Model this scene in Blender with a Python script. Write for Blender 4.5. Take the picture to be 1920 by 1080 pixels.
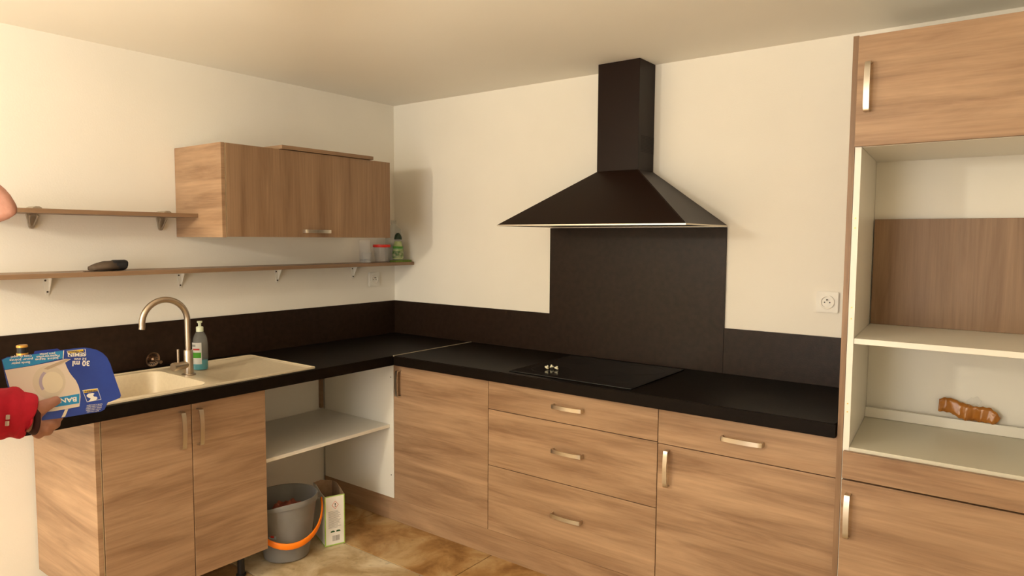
import bpy, bmesh, math, random
from mathutils import Vector, Matrix
random.seed(7)
PI = math.pi
S = bpy.context.scene
COL = S.collection
for o in list(bpy.data.objects):
    bpy.data.objects.remove(o)

# ------------------------------------------------------------------ camera
CAM = Vector((3.0833, -2.9101, 1.4311))
FW = Vector((-0.60004964, 0.79675617, -0.07155441))
RT = Vector((0.79850016, 0.60195813, 0.006626))
UP = Vector((-0.04835206, 0.05316027, 0.99741469))
FPX = 1293.896
cd = bpy.data.cameras.new('camera')
cam = bpy.data.objects.new('camera', cd)
COL.objects.link(cam)
m = Matrix((RT, UP, -FW)).transposed().to_4x4()
m.translation = CAM
cam.matrix_world = m
cd.sensor_width = 36.0
cd.lens = FPX / 1920 * 36.0
cd.clip_start = 0.02
S.camera = cam

def at(px, py, d):
    """a point at distance d in front of the photographer"""
    return CAM + (FW + RT * ((px - 960) / FPX) - UP * ((py - 540) / FPX)) * d

# ------------------------------------------------------------------ world, lights, exposure
w = bpy.data.worlds.new('world'); S.world = w; w.use_nodes = True
w.node_tree.nodes['Background'].inputs[0].default_value = (0.9, 0.85, 0.8, 1)
w.node_tree.nodes['Background'].inputs[1].default_value = 0.05

def lamp(name, kind, loc, power, colour, size=0.1, look=None, size_y=None, spread=None):
    l = bpy.data.lights.new(name, kind); l.energy = power; l.color = colour
    if kind == 'AREA':
        l.size = size
        if size_y: l.shape = 'RECTANGLE'; l.size_y = size_y
        if spread: l.spread = spread
    else:
        l.shadow_soft_size = size
    o = bpy.data.objects.new(name, l); COL.objects.link(o); o.location = loc
    if look is not None:
        o.rotation_euler = (Vector(look) - Vector(loc)).to_track_quat('-Z', 'Y').to_euler()
    return o
# warm ceiling lamp to the left of the photographer
lamp('warm_lamp_left', 'POINT', (0.98, -4.0, 1.90), 88, (1.0, 0.93, 0.755), 0.09)
# warm lamp behind the photographer, set low so the ceiling gets more light
lamp('warm_lamp_behind', 'POINT', (2.5, -4.4, 1.45), 23, (1.0, 0.93, 0.755), 0.25)
# daylight from the glazed door far to the left
lamp('daylight_door', 'AREA', (1.9, -5.1, 1.1), 34, (0.86, 0.92, 1.0), 1.2, (0.3, -1.2, 0.7), 1.9)
# unseen fill spot, added to brighten the ceiling; no such fixture is known
up_ = lamp('ceiling_fill', 'SPOT', (2.3, -3.6, 0.8), 120, (1.0, 0.93, 0.755), 0.12, (2.1, -3.2, 3.0))
up_.data.spot_size = math.radians(140); up_.data.spot_blend = 0.6

S.view_settings.view_transform = 'Standard'
S.view_settings.look = 'None'
S.view_settings.gamma = 1.0
S.view_settings.use_curve_mapping = False
S.view_settings.exposure = 0.07

# ------------------------------------------------------------------ materials
def mat(name, col, rough=0.5, metal=0.0, trans=0.0, ior=1.45, coat=0.0, emit=None, alpha=1.0, spec=0.5):
    M = bpy.data.materials.new(name); M.use_nodes = True
    b = M.node_tree.nodes['Principled BSDF']
    b.inputs['Base Color'].default_value = (*col, 1)
    b.inputs['Roughness'].default_value = rough
    b.inputs['Metallic'].default_value = metal
    b.inputs['Transmission Weight'].default_value = trans
    b.inputs['IOR'].default_value = ior
    b.inputs['Coat Weight'].default_value = coat
    b.inputs['Specular IOR Level'].default_value = spec
    b.inputs['Alpha'].default_value = alpha
    return M

def nodes(M):
    return M.node_tree.nodes, M.node_tree.links, M.node_tree.nodes['Principled BSDF']

def mottled(name, c1, c2, scale, rough=0.6, bump=0.0, bscale=None, stretch=(1, 1, 1), coat=0.0, detail=6, spec=0.5):
    M = mat(name, c1, rough, coat=coat, spec=spec); N, L, b = nodes(M)
    tc = N.new('ShaderNodeTexCoord'); mp = N.new('ShaderNodeMapping'); mp.inputs['Scale'].default_value = stretch
    L.new(tc.outputs['Object'], mp.inputs[0])
    n = N.new('ShaderNodeTexNoise'); n.inputs['Scale'].default_value = scale; n.inputs['Detail'].default_value = detail
    L.new(mp.outputs[0], n.inputs[0])
    r = N.new('ShaderNodeValToRGB'); r.color_ramp.elements[0].position = 0.3; r.color_ramp.elements[1].position = 0.7
    r.color_ramp.elements[0].color = (*c1, 1); r.color_ramp.elements[1].color = (*c2, 1)
    L.new(n.outputs[0], r.inputs[0]); L.new(r.outputs[0], b.inputs['Base Color'])
    if bump:
        n2 = N.new('ShaderNodeTexNoise'); n2.inputs['Scale'].default_value = bscale or scale; n2.inputs['Detail'].default_value = 8
        L.new(mp.outputs[0], n2.inputs[0])
        bp = N.new('ShaderNodeBump'); bp.inputs['Strength'].default_value = bump; bp.inputs['Distance'].default_value = 0.003
        L.new(n2.outputs[0], bp.inputs['Height']); L.new(bp.outputs[0], b.inputs['Normal'])
    return M

def wood(name, along, dark=(0.245, 0.138, 0.074), light=(0.455, 0.290, 0.170), seed=0.0, tilt=0.0):
    """walnut laminate: broad soft bands plus fine grain; along = 'h' or 'v'"""
    M = mat(name, light, 0.42, spec=0.4); N, L, b = nodes(M)
    tc = N.new('ShaderNodeTexCoord')
    oi = N.new('ShaderNodeObjectInfo')
    rnd = N.new('ShaderNodeVectorMath'); rnd.operation = 'SCALE'; rnd.inputs[0].default_value = (7.3, 5.1, 9.7)
    L.new(oi.outputs['Random'], rnd.inputs['Scale'])
    ad = N.new('ShaderNodeVectorMath'); ad.operation = 'ADD'
    L.new(tc.outputs['Object'], ad.inputs[0]); L.new(rnd.outputs[0], ad.inputs[1])
    def noise(sc, scale, detail, rough=0.55, dist=0.0):
        mp = N.new('ShaderNodeMapping'); mp.inputs['Scale'].default_value = sc
        mp.inputs['Location'].default_value = (seed, seed * 2, seed * 3)
        L.new(ad.outputs[0], mp.inputs[0])
        n = N.new('ShaderNodeTexNoise'); n.inputs['Scale'].default_value = scale
        n.inputs['Detail'].default_value = detail; n.inputs['Roughness'].default_value = rough
        n.inputs['Distortion'].default_value = dist
        L.new(mp.outputs[0], n.inputs[0]); return n
    if along == 'h':
        broad, fine = (0.8, 0.8, 8.0), (3.5, 3.5, 110.0)
    else:
        broad, fine = (6.5, 6.5, 0.5), (110.0, 110.0, 3.0)
    a = noise(broad, 1.9, 5.0, 0.62, 0.5); f = noise(fine, 1.0, 4.0, 0.6)
    r = N.new('ShaderNodeValToRGB')
    e = r.color_ramp.elements
    e[0].position = 0.32; e[0].color = (*dark, 1)
    e[1].position = 0.70; e[1].color = (*light, 1)
    mid = r.color_ramp.elements.new(0.5); mid.color = tuple((dark[i] * 0.45 + light[i] * 0.55) for i in range(3)) + (1,)
    L.new(a.outputs[0], r.inputs[0])
    r2 = N.new('ShaderNodeMapRange'); r2.inputs[1].default_value = 0.3; r2.inputs[2].default_value = 0.7
    r2.inputs[3].default_value = 0.88; r2.inputs[4].default_value = 1.09
    L.new(f.outputs[0], r2.inputs[0])
    mx = N.new('ShaderNodeVectorMath'); mx.operation = 'SCALE'
    L.new(r.outputs[0], mx.inputs[0]); L.new(r2.outputs[0], mx.inputs['Scale'])
    L.new(mx.outputs[0], b.inputs['Base Color'])
    bp = N.new('ShaderNodeBump'); bp.inputs['Strength'].default_value = 0.12; bp.inputs['Distance'].default_value = 0.001
    L.new(f.outputs[0], bp.inputs['Height']); L.new(bp.outputs[0], b.inputs['Normal'])
    return M

WOOD_H = wood('walnut_laminate_across', 'h')
WOOD_V = wood('walnut_laminate_upright', 'v', dark=(0.205, 0.115, 0.060), light=(0.34, 0.212, 0.122))
WOOD_EDGE = wood('walnut_edge_band', 'h', dark=(0.22, 0.128, 0.07), light=(0.32, 0.20, 0.115))
PAINT = mottled('white_wall_paint', (0.84, 0.79, 0.70), (0.87, 0.82, 0.73), 3.0, 0.85, 0.12, 160)
CEIL = mottled('ceiling_paint', (0.90, 0.85, 0.76), (0.92, 0.87, 0.78), 2.0, 0.9, 0.1, 120)
WHITE = mat('white_melamine', (0.82, 0.78, 0.69), 0.35)
WHITE_EDGE = mat('cream_edge_band', (0.80, 0.70, 0.48), 0.4)
BLACK = mottled('black_worktop', (0.006, 0.0038, 0.0026), (0.009, 0.006, 0.0042), 60, 0.42, 0.15, 200, spec=0.08)
SPLASH = mottled('black_splash_laminate', (0.015, 0.0070, 0.0036), (0.024, 0.0125, 0.0070), 40, 0.40, 0.12, 180, spec=0.26)
HOODM = mat('dark_bronze_enamel', (0.012, 0.0045, 0.0022), 0.40, spec=0.18)
STEEL = mat('brushed_nickel', (0.62, 0.56, 0.47), 0.30, 1.0)
TAPM = mat('brushed_tap_metal', (0.50, 0.42, 0.33), 0.33, 1.0)
DARKMETAL = mat('dark_steel', (0.06, 0.05, 0.045), 0.4, 0.8)
GLASSTOP = mat('hob_glass', (0.004, 0.004, 0.004), 0.12, spec=0.35)
SINK = mottled('beige_composite', (0.60, 0.49, 0.335), (0.65, 0.54, 0.375), 90, 0.38)
BLACKP = mat('black_plastic', (0.012, 0.011, 0.011), 0.4)
WHITEP = mat('white_plastic', (0.82, 0.78, 0.70), 0.35)
GREYP = mottled('grey_bucket_plastic', (0.19, 0.18, 0.165), (0.22, 0.21, 0.195), 14, 0.42)
ORANGE = mat('orange_plastic', (0.95, 0.22, 0.005), 0.4)
CLEARB = mat('clear_bottle_plastic', (0.70, 0.72, 0.68), 0.06, alpha=0.06, spec=0.9)
CLEAR = mat('clear_plastic', (0.86, 0.84, 0.80), 0.08, alpha=0.13, spec=0.8)
CLEARG = mat('clear_glass', (0.70, 0.72, 0.64), 0.05, alpha=0.16, spec=0.9)
REDP = mat('red_lid_plastic', (0.75, 0.03, 0.015), 0.35)
GREENL = mottled('green_liquid', (0.02, 0.16, 0.01), (0.05, 0.27, 0.02), 20, 0.3)
GREENCAP = mat('dark_green_cap', (0.01, 0.03, 0.012), 0.35)
SPONGE = mottled('green_scourer', (0.10, 0.16, 0.02), (0.14, 0.2, 0.03), 200, 0.9)
BLUELIQ = mat('blue_washing_liquid', (0.0, 0.20, 0.25), 0.15)
LABELW = mat('label_white', (0.85, 0.82, 0.76), 0.5)
GREENPRINT = mat('green_print', (0.10, 0.42, 0.03), 0.5)
LIME = mat('lime_carton_edge', (0.42, 0.62, 0.12), 0.5)
REDPRINT = mat('red_print', (0.62, 0.04, 0.03), 0.5)
GREYPRINT = mat('grey_print', (0.38, 0.36, 0.33), 0.6)
CARTONIN = mottled('brown_carton', (0.22, 0.13, 0.07), (0.30, 0.19, 0.11), 30, 0.9)
PACKBLUE = mottled('pack_blue_print', (0.006, 0.035, 0.30), (0.010, 0.05, 0.36), 30, 0.38)
PACKLIGHT = mat('pack_light_blue_print', (0.01, 0.26, 0.60), 0.4)
PACKWHITE = mottled('pack_pale_print', (0.70, 0.60, 0.52), (0.76, 0.67, 0.60), 9, 0.4)
PACKTEXT = mat('white_print', (0.85, 0.84, 0.82), 0.4)
PACKYEL = mat('yellow_print', (0.85, 0.58, 0.02), 0.4)
ROLLM = mat('roll_print', (0.66, 0.58, 0.47), 0.45)
ROLLM2 = mat('roll_core_print', (0.74, 0.66, 0.52), 0.45)
PURPLE = mat('violet_shadow_print', (0.42, 0.36, 0.48), 0.45)
SKIN = mottled('skin', (0.32, 0.145, 0.10), (0.42, 0.205, 0.15), 28, 0.5, 0.25, 120)
RED = mottled('red_fleece', (0.42, 0.004, 0.018), (0.52, 0.008, 0.03), 40, 0.85, 0.4, 60)
REDDARK = mat('dark_cuff_lining', (0.03, 0.006, 0.008), 0.8)
TROUSER = mottled('dark_blue_denim', (0.02, 0.025, 0.05), (0.035, 0.04, 0.07), 80, 0.9)
HAIR = mottled('grey_hair', (0.22, 0.19, 0.16), (0.34, 0.31, 0.28), 60, 0.8, 0.6, 90)
BROWNTAPE = mat('brown_packing_tape', (0.55, 0.21, 0.035), 0.22, trans=0.3)
POUCH = mottled('black_brown_cloth', (0.035, 0.022, 0.014), (0.14, 0.095, 0.06), 14, 0.8, 0.3, 60)
GOLD = mat('gold_ring', (0.75, 0.40, 0.08), 0.35, 0.6)
RUST = mottled('reddish_rag', (0.16, 0.035, 0.02), (0.34, 0.10, 0.06), 30, 0.9)
GROUT = mottled('floor_grout', (0.42, 0.36, 0.28), (0.5, 0.43, 0.34), 40, 0.9)

def stone(name, c1, c2, c3):
    M = mat(name, c1, 0.42, spec=0.45); N, L, b = nodes(M)
    tc = N.new('ShaderNodeTexCoord'); n = N.new('ShaderNodeTexNoise'); n.inputs['Scale'].default_value = 4.5
    n.inputs['Detail'].default_value = 9; n.inputs['Roughness'].default_value = 0.62; n.inputs['Distortion'].default_value = 0.6
    L.new(tc.outputs['Object'], n.inputs[0])
    r = N.new('ShaderNodeValToRGB'); e = r.color_ramp.elements
    e[0].position = 0.38; e[0].color = (*c1, 1); e[1].position = 0.64; e[1].color = (*c3, 1)
    k = e.new(0.5); k.color = (*c2, 1)
    L.new(n.outputs[0], r.inputs[0])
    sp = N.new('ShaderNodeTexNoise'); sp.inputs['Scale'].default_value = 38; sp.inputs['Detail'].default_value = 4
    L.new(tc.outputs['Object'], sp.inputs[0])
    mr = N.new('ShaderNodeMapRange'); mr.inputs[1].default_value = 0.28; mr.inputs[2].default_value = 0.42
    mr.inputs[3].default_value = 0.78; mr.inputs[4].default_value = 1.0
    L.new(sp.outputs[0], mr.inputs[0])
    sc = N.new('ShaderNodeVectorMath'); sc.operation = 'SCALE'
    L.new(r.outputs[0], sc.inputs[0]); L.new(mr.outputs[0], sc.inputs['Scale']); L.new(sc.outputs[0], b.inputs['Base Color'])
    bp = N.new('ShaderNodeBump'); bp.inputs['Strength'].default_value = 0.2; bp.inputs['Distance'].default_value = 0.002
    L.new(n.outputs[0], bp.inputs['Height']); L.new(bp.outputs[0], b.inputs['Normal'])
    return M
STONE_A = stone('ochre_stone', (0.27, 0.13, 0.038), (0.42, 0.235, 0.085), (0.58, 0.40, 0.20))
STONE_B = stone('pale_stone', (0.42, 0.29, 0.14), (0.60, 0.46, 0.27), (0.74, 0.62, 0.42))

# ------------------------------------------------------------------ object helpers
def rootloc(p):
    v = Vector((0, 0, 0))
    while p is not None:
        v += p.location; p = p.parent
    return v

def obj(name, bm, m, parent=None, smooth=False, label=None, kind=None, mods=None):
    """link a bmesh given in room coordinates as ONE mesh object under its parent"""
    me = bpy.data.meshes.new(name)
    if parent is not None:
        bmesh.ops.translate(bm, verts=bm.verts, vec=-rootloc(parent))
    bmesh.ops.recalc_face_normals(bm, faces=bm.faces)
    bm.to_mesh(me); bm.free()
    if isinstance(m, (list, tuple)):
        for q in m: me.materials.append(q)
    else:
        me.materials.append(m)
    if smooth:
        for p in me.polygons: p.use_smooth = True
    o = bpy.data.objects.new(name, me); COL.objects.link(o)
    if parent is not None: o.parent = parent
    if label: o['label'] = label
    if kind: o['kind'] = kind
    return o

def centre(o):
    """put a top-level mesh's origin at its base"""
    vs = [v.co for v in o.data.vertices]
    c = Vector(((min(v.x for v in vs) + max(v.x for v in vs)) / 2, (min(v.y for v in vs) + max(v.y for v in vs)) / 2, min(v.z for v in vs)))
    o.data.transform(Matrix.Translation(-c)); o.location = c
    return o

def thing(name, label, cat, loc, group=None):
    o = bpy.data.objects.new(name, None); COL.objects.link(o); o.empty_display_size = 0.05
    o.location = loc; o['label'] = label; o['category'] = cat
    if group: o['group'] = group
    return o

def tag(o, label, cat, group=None):
    o['label'] = label; o['category'] = cat
    if group: o['group'] = group
    return o

def struct(o):
    o['kind'] = 'structure'; return o

def sharp(o, ang=35):
    for p in o.data.polygons: p.use_smooth = True
    bmx = bmesh.new(); bmx.from_mesh(o.data)
    for e in bmx.edges:
        if len(e.link_faces) == 2 and e.calc_face_angle(0) > math.radians(ang): e.smooth = False
        if len(e.link_faces) != 2: e.smooth = False
    bmx.to_mesh(o.data); bmx.free()
    return o

def add_box(bm, x0, x1, y0, y1, z0, z1, bev=0.0):
    x0, x1 = sorted((x0, x1)); y0, y1 = sorted((y0, y1)); z0, z1 = sorted((z0, z1))
    vs = [bm.verts.new(p) for p in ((x0, y0, z0), (x1, y0, z0), (x1, y1, z0), (x0, y1, z0), (x0, y0, z1), (x1, y0, z1), (x1, y1, z1), (x0, y1, z1))]
    fs = [bm.faces.new([vs[i] for i in q]) for q in ((0, 3, 2, 1), (4, 5, 6, 7), (0, 1, 5, 4), (1, 2, 6, 5), (2, 3, 7, 6), (3, 0, 4, 7))]
    if bev:
        es = list({e for f in fs for e in f.edges})
        bmesh.ops.bevel(bm, geom=es, offset=bev, segments=2, affect='EDGES', profile=0.6)
    return bm

def box(*a, bev=0.0):
    return add_box(bmesh.new(), *a, bev=bev)

def add_prism(bm, poly, o, u, v, w, d, bev=0.0):
    """extrude a 2D outline (in u, v from o) by d along w"""
    o, u, v, w = Vector(o), Vector(u), Vector(v), Vector(w)
    a = [bm.verts.new(o + u * p[0] + v * p[1]) for p in poly]
    b = [bm.verts.new(o + u * p[0] + v * p[1] + w * d) for p in poly]
    n = len(poly)
    fs = [bm.faces.new(a), bm.faces.new(b[::-1])]
    for i in range(n):
        fs.append(bm.faces.new((a[i], b[i], b[(i + 1) % n], a[(i + 1) % n])))
    if bev:
        es = list(set(fs[0].edges) | set(fs[1].edges))
        bmesh.ops.bevel(bm, geom=es, offset=bev, segments=2, affect='EDGES')
    return bm

def prism(*a, **k):
    return add_prism(bmesh.new(), *a, **k)

def perp(d):
    a = Vector((0, 0, 1)) if abs(d.z) < 0.9 else Vector((1, 0, 0))
    u = d.cross(a).normalized(); return u, d.cross(u).normalized()

def add_tube(bm, pts, r, n=12, cap=True, flat=1.0):
    pts = [Vector(p) for p in pts]
    rs = r if isinstance(r, (list, tuple)) else [r] * len(pts)
    rings = []; u = None
    for i, p in enumerate(pts):
        d = (pts[min(i + 1, len(pts) - 1)] - pts[max(i - 1, 0)]).normalized()
        if u is None: u, v = perp(d)
        else:
            u = (u - d * u.dot(d)).normalized(); v = d.cross(u).normalized()
        rings.append([bm.verts.new(p + (u * math.cos(2 * PI * k / n) + v * math.sin(2 * PI * k / n) * flat) * rs[i]) for k in range(n)])
    for a, b in zip(rings, rings[1:]):
        for k in range(n):
            bm.faces.new((a[k], a[(k + 1) % n], b[(k + 1) % n], b[k]))
    if cap:
        bm.faces.new(rings[0][::-1]); bm.faces.new(rings[-1])
    return bm

def add_lathe(bm, prof, c, axis=(0, 0, 1), n=32, sx=1.0, sy=1.0, u=None):
    """prof = [(r, h)...] from bottom to top; open ends with r = 0 close"""
    c = Vector(c); a = Vector(axis).normalized()
    if u is None:
        u, v = perp(a) if abs(a.z) < 0.99 else (Vector((1, 0, 0)), Vector((0, 1, 0)))
    else:
        u = Vector(u).normalized(); v = a.cross(u)
    rings = []
    for r, h in prof:
        if r < 1e-6: rings.append([bm.verts.new(c + a * h)])
        else: rings.append([bm.verts.new(c + a * h + u * (r * sx * math.cos(2 * PI * k / n)) + v * (r * sy * math.sin(2 * PI * k / n))) for k in range(n)])
    for p, q in zip(rings, rings[1:]):
        for k in range(n):
            k2 = (k + 1) % n
            if len(p) == 1 and len(q) == 1: continue
            if len(p) == 1: bm.faces.new((p[0], q[k2], q[k]))
            elif len(q) == 1: bm.faces.new((p[k], p[k2], q[0]))
            else: bm.faces.new((p[k], p[k2], q[k2], q[k]))
    return bm

def lathe(*a, **k):
    return add_lathe(bmesh.new(), *a, **k)

# ------------------------------------------------------------------ dimensions
H = 2.213          # ceiling
WT, WB = 0.857, 0.810   # worktop top and underside
F = 0.547          # front of doors on the hood wall
FL = 0.567         # front of doors on the sink wall
D = 0.596          # worktop depth, hood wall
DL = 0.619         # worktop depth, sink wall
ZP = 0.118         # underside of doors
ZS = 1.053         # top of the low splashback
HX0, HX1 = 1.139, 2.040
XT = 2.618         # tall unit's outer side at its front
SK = 0.0775        # the unit stands slightly askew: its sides run off square by this much
XB = XT - 0.044    # the same side at the wall
RX, FY = 4.6, -5.3

# ------------------------------------------------------------------ setting
fl = struct(obj('floor', box(-0.1, RX, FY, 0.1, -0.08, -0.004), GROUT))
struct(obj('wall_left', box(-0.12, 0, FY, 0.12, 0, H), PAINT))
struct(obj('wall_back', box(0, RX, 0, 0.12, 0, H), PAINT))
struct(obj('wall_right', box(RX, RX + 0.12, FY, 0.12, 0, H), PAINT))
struct(obj('wall_front', box(-0.12, RX + 0.12, FY - 0.12, FY, 0, H), PAINT))
struct(obj('ceiling', box(-0.12, RX + 0.12, FY - 0.12, 0.12, H, H + 0.1), CEIL))
# stone slabs, laid in rows parallel to the hood wall
rows = [(-0.462, -0.004), (-0.862, -0.468), (-1.30, -0.868), (-1.76, -1.306), (-2.2, -1.766), (-2.66, -2.206), (-3.1, -2.666), (-3.56, -3.106), (-4.0, -3.566), (-4.46, -4.006), (-4.9, -4.466), (-5.29, -4.906)]
offs = [0.52, 0.412, 1.07, 0.25, 0.61, 0.33, 0.7, 0.2, 0.55, 0.36, 0.66, 0.3]
for r, (y0, y1) in enumerate(rows):
    x = 0.0; nx = offs[r]; k = 0
    while x < RX - 0.02:
        x1 = min(nx, RX)
        if x1 - x > 0.03:
            bm = bmesh.new(); dz = random.uniform(-0.001, 0.001)
            add_box(bm, x + 0.003, x1 - 0.003, y0, y1, -0.0045, 0.0 + dz, bev=0.0015)
            light = (r == 2) or (r != 1 and random.random() < 0.55)
            obj('floor_tile', bm, STONE_B if light else STONE_A, fl)
        x = x1
        nx = x1 + (0.78 if r == 1 else random.choice((0.62, 0.7, 0.9))); k += 1

# ------------------------------------------------------------------ handles
def bow_handle(parent, c, along, out, L=0.146, name='handle', label=None, wid=0.016):
    """flat bow handle: two short posts and a slightly arched bar"""
    along, out = Vector(along), Vector(out); side = along.cross(out)
    h = L / 2; t = 0.0045; pts_o = []; pts_i = []
    pts_o += [(-h, 0), (-h, 0.020), (-h + 0.0015, 0.0245), (-h + 0.006, 0.027)]
    for k in range(1, 10):
        s = -h + 0.006 + (L - 0.012) * k / 10
        pts_o.append((s, 0.027 + 0.005 * math.sin(PI * k / 10)))
    pts_o += [(h - 0.006, 0.027), (h - 0.0015, 0.0245), (h, 0.020), (h, 0)]
    pts_i += [(h - t, 0), (h - t, 0.0185), (h - 0.009, 0.0225)]
    for k in range(9, 0, -1):
        s = -h + 0.009 + (L - 0.018) * k / 10
        pts_i.append((s, 0.0225 + 0.005 * math.sin(PI * k / 10)))
    pts_i += [(-h + 0.009, 0.0225), (-h + t, 0.0185), (-h + t, 0)]
    bm = prism(pts_o + pts_i, Vector(c) - side * wid / 2, along, out, side, wid, bev=0.0008)
    o = obj(name, bm, STEEL, parent, label=label)
    sharp(o, 30)
    return o

def front_y(parent, name, x0, x1, z0, z1, m=WOOD_H, label=None, yf=-F, th=0.018):
    return obj(name, box(x0 + 0.0015, x1 - 0.0015, yf, yf + th, z0 + 0.0015, z1 - 0.0015, bev=0.0012), m, parent, label=label)

def front_x(parent, name, y0, y1, z0, z1, m=WOOD_H, xf=FL, th=0.018, label=None):
    return obj(name, box(xf - th, xf, y0 + 0.0015, y1 - 0.0015, z0 + 0.0015, z1 - 0.0015, bev=0.0012), m, parent, label=label)

def carcass_y(t, x0, x1, z0=ZP, z1=WB - 0.003, y0=-F + 0.0195, y1=-0.012, m=WHITE):
    obj('side_panel', box(x0, x0 + 0.016, y0, y1, z0, z1), m, t)
    obj('side_panel', box(x1 - 0.016, x1, y0, (y1 if x1 < XB else y0 + 0.02), z0, z1), m, t)
    xe = min(x1 - 0.016, XB - 0.004)
    obj('bottom_panel', box(x0 + 0.016, xe, y0, y1, z0, z0 + 0.016), m, t)
    obj('back_panel', box(x0 + 0.016, xe, y1 - 0.006, y1, z0 + 0.016, z1), m, t)
    obj('top_rail', box(x0 + 0.016, x1 - 0.016, y0, y0 + 0.08, z1 - 0.016, z1), m, t)

# corner base unit
X1, X2 = 1.1755, 1.9932
t = thing('corner_base_cabinet', 'corner base cabinet with one wide wooden door beside the white panel', 'cabinet', (0.60, -0.28, 0))
obj('side_panel', box(0.02, 0.036, -F + 0.0195, -0.012, ZP, WB - 0.003), WHITE, t)
obj('side_panel', box(X1 - 0.016, X1 - 0.001, -F + 0.0195, -0.012, ZP, WB - 0.003), WHITE, t)
obj('bottom_panel', box(0.036, X1 - 0.016, -F + 0.0195, -0.012, ZP, ZP + 0.016), WHITE, t)
fp = obj('filler_panel', box(0.022, FL - 0.001, -F, -F + 0.018, ZP, WB - 0.003, bev=0.001), WHITE, t, label='white panel facing the sink side')
for (px_, pz_) in ((0.548, 0.735), (0.548, 0.235)):
    obj('hinge_hole', lathe([(0, 0), (0.0028, 0), (0.0028, 0.002), (0, 0.002)], (px_, -F - 0.0012, pz_), (0, 1, 0), 12), DARKMETAL, fp)
dr = front_y(t, 'door', FL, X1, ZP, WB - 0.003)
bow_handle(dr, (0.613, -F, 0.713), (0, 0, 1), (0, -1, 0), L=0.130)

# drawer unit
t = thing('drawer_cabinet', 'wide base cabinet of three wooden drawers under the hob', 'cabinet', ((X1 + X2) / 2, -0.28, 0))
carcass_y(t, X1, X2)
for z0, z1, hz in ((0.6724, WB - 0.003, 0.741), (0.4172, 0.6724, 0.554), (ZP, 0.4172, 0.280)):
    dw = front_y(t, 'drawer', X1, X2, z0, z1)
    bow_handle(dw, (1.599, -F, hz), (1, 0, 0), (0, -1, 0))

# drawer and door unit
t = thing('base_cabinet', 'base cabinet with one drawer over a door, beside the tall unit', 'cabinet', ((X2 + XT) / 2, -0.28, 0))
carcass_y(t, X2, XT - 0.004)
dw = front_y(t, 'drawer', X2, XT - 0.004, 0.669, WB - 0.003)
bow_handle(dw, (2.312, -F, 0.7365), (1, 0, 0), (0, -1, 0))
dr = front_y(t, 'door', X2, XT - 0.004, ZP, 0.669)
bow_handle(dr, (2.036, -F, 0.583), (0, 0, 1), (0, -1, 0), L=0.140)

# plinth
tag(centre(obj('plinth', box(0.012, XT - 0.002, -F + 0.004, -F + 0.020, 0.001, ZP - 0.001), WOOD_H)), 'long low wooden plinth board along the floor under the base cabinets', 'plinth')

# sink unit
YA, YB, YC = -1.902, -1.5825, -1.2666
t = thing('sink_cabinet', 'two-door wooden sink cabinet raised on black legs', 'cabinet', (0.29, (YA + YC) / 2, 0))
obj('side_panel', box(0.014, FL, YA - 0.021, YA - 0.004, ZP, WB - 0.003, bev=0.001), WOOD_H, t, label='wooden end panel facing the room')
obj('side_panel', box(0.014, FL - 0.02, YC - 0.017, YC - 0.001, ZP, WB - 0.003), WHITE, t, label='white inner side')
obj('bottom_panel', box(0.014, FL - 0.02, YA - 0.003, YC - 0.017, ZP, ZP + 0.016), WHITE, t)
obj('back_panel', box(0.006, 0.014, YA - 0.003, YC - 0.017, ZP + 0.016, WB - 0.003), WHITE, t)
obj('edge_strip', box(FL - 0.016, FL - 0.004, YA - 0.0035, YA - 0.0003, ZP, WB - 0.003), WHITE_EDGE, t, label='cream edge strip between end panel and door')
d1 = front_x(t, 'door', YA, YB, ZP, WB - 0.003)
bow_handle(d1, (FL, -1.625, 0.707), (0, 0, 1), (1, 0, 0), L=0.140)
d2 = front_x(t, 'door', YB, YC, ZP, WB - 0.003)
bow_handle(d2, (FL, -1.557, 0.707), (0, 0, 1), (1, 0, 0), L=0.140)
for (lx, ly) in ((0.47, -1.335), (0.47, -1.83), (0.07, -1.335), (0.07, -1.83)):
    lg = obj('leg', lathe([(0, 0), (0.021, 0), (0.021, 0.006), (0.015, 0.010), (0.0145, 0.098), (0.026, 0.102), (0.026, ZP), (0, ZP)], (lx, ly, 0.001), n=20), BLACKP, t)
    sharp(lg)

# open shelf between the sink unit and the corner
t = thing('white_shelf_board', 'plain white shelf board in the open bay beside the sink cabinet', 'shelf', (0.27, -0.9, 0.47))
obj('board', box(0.016, 0.540, YC + 0.001, -F - 0.002, 0.478, 0.494, bev=0.001), WHITE, t)
for (bx, by) in ((0.06, YC + 0.008), (0.46, YC + 0.008), (0.06, -F - 0.009), (0.46, -F - 0.009)):
    obj('shelf_pin', box(bx, bx + 0.012, by - 0.005, by + 0.005, 0.470, 0.478), STEEL, t)
tag(centre(obj('corner_batten', box(0.001, 0.018, -F - 0.022, -F - 0.004, 0.500, WB - 0.002), WOOD_EDGE)), 'thin upright wooden batten in the open bay, between rear wall and white panel', 'batten')

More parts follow.
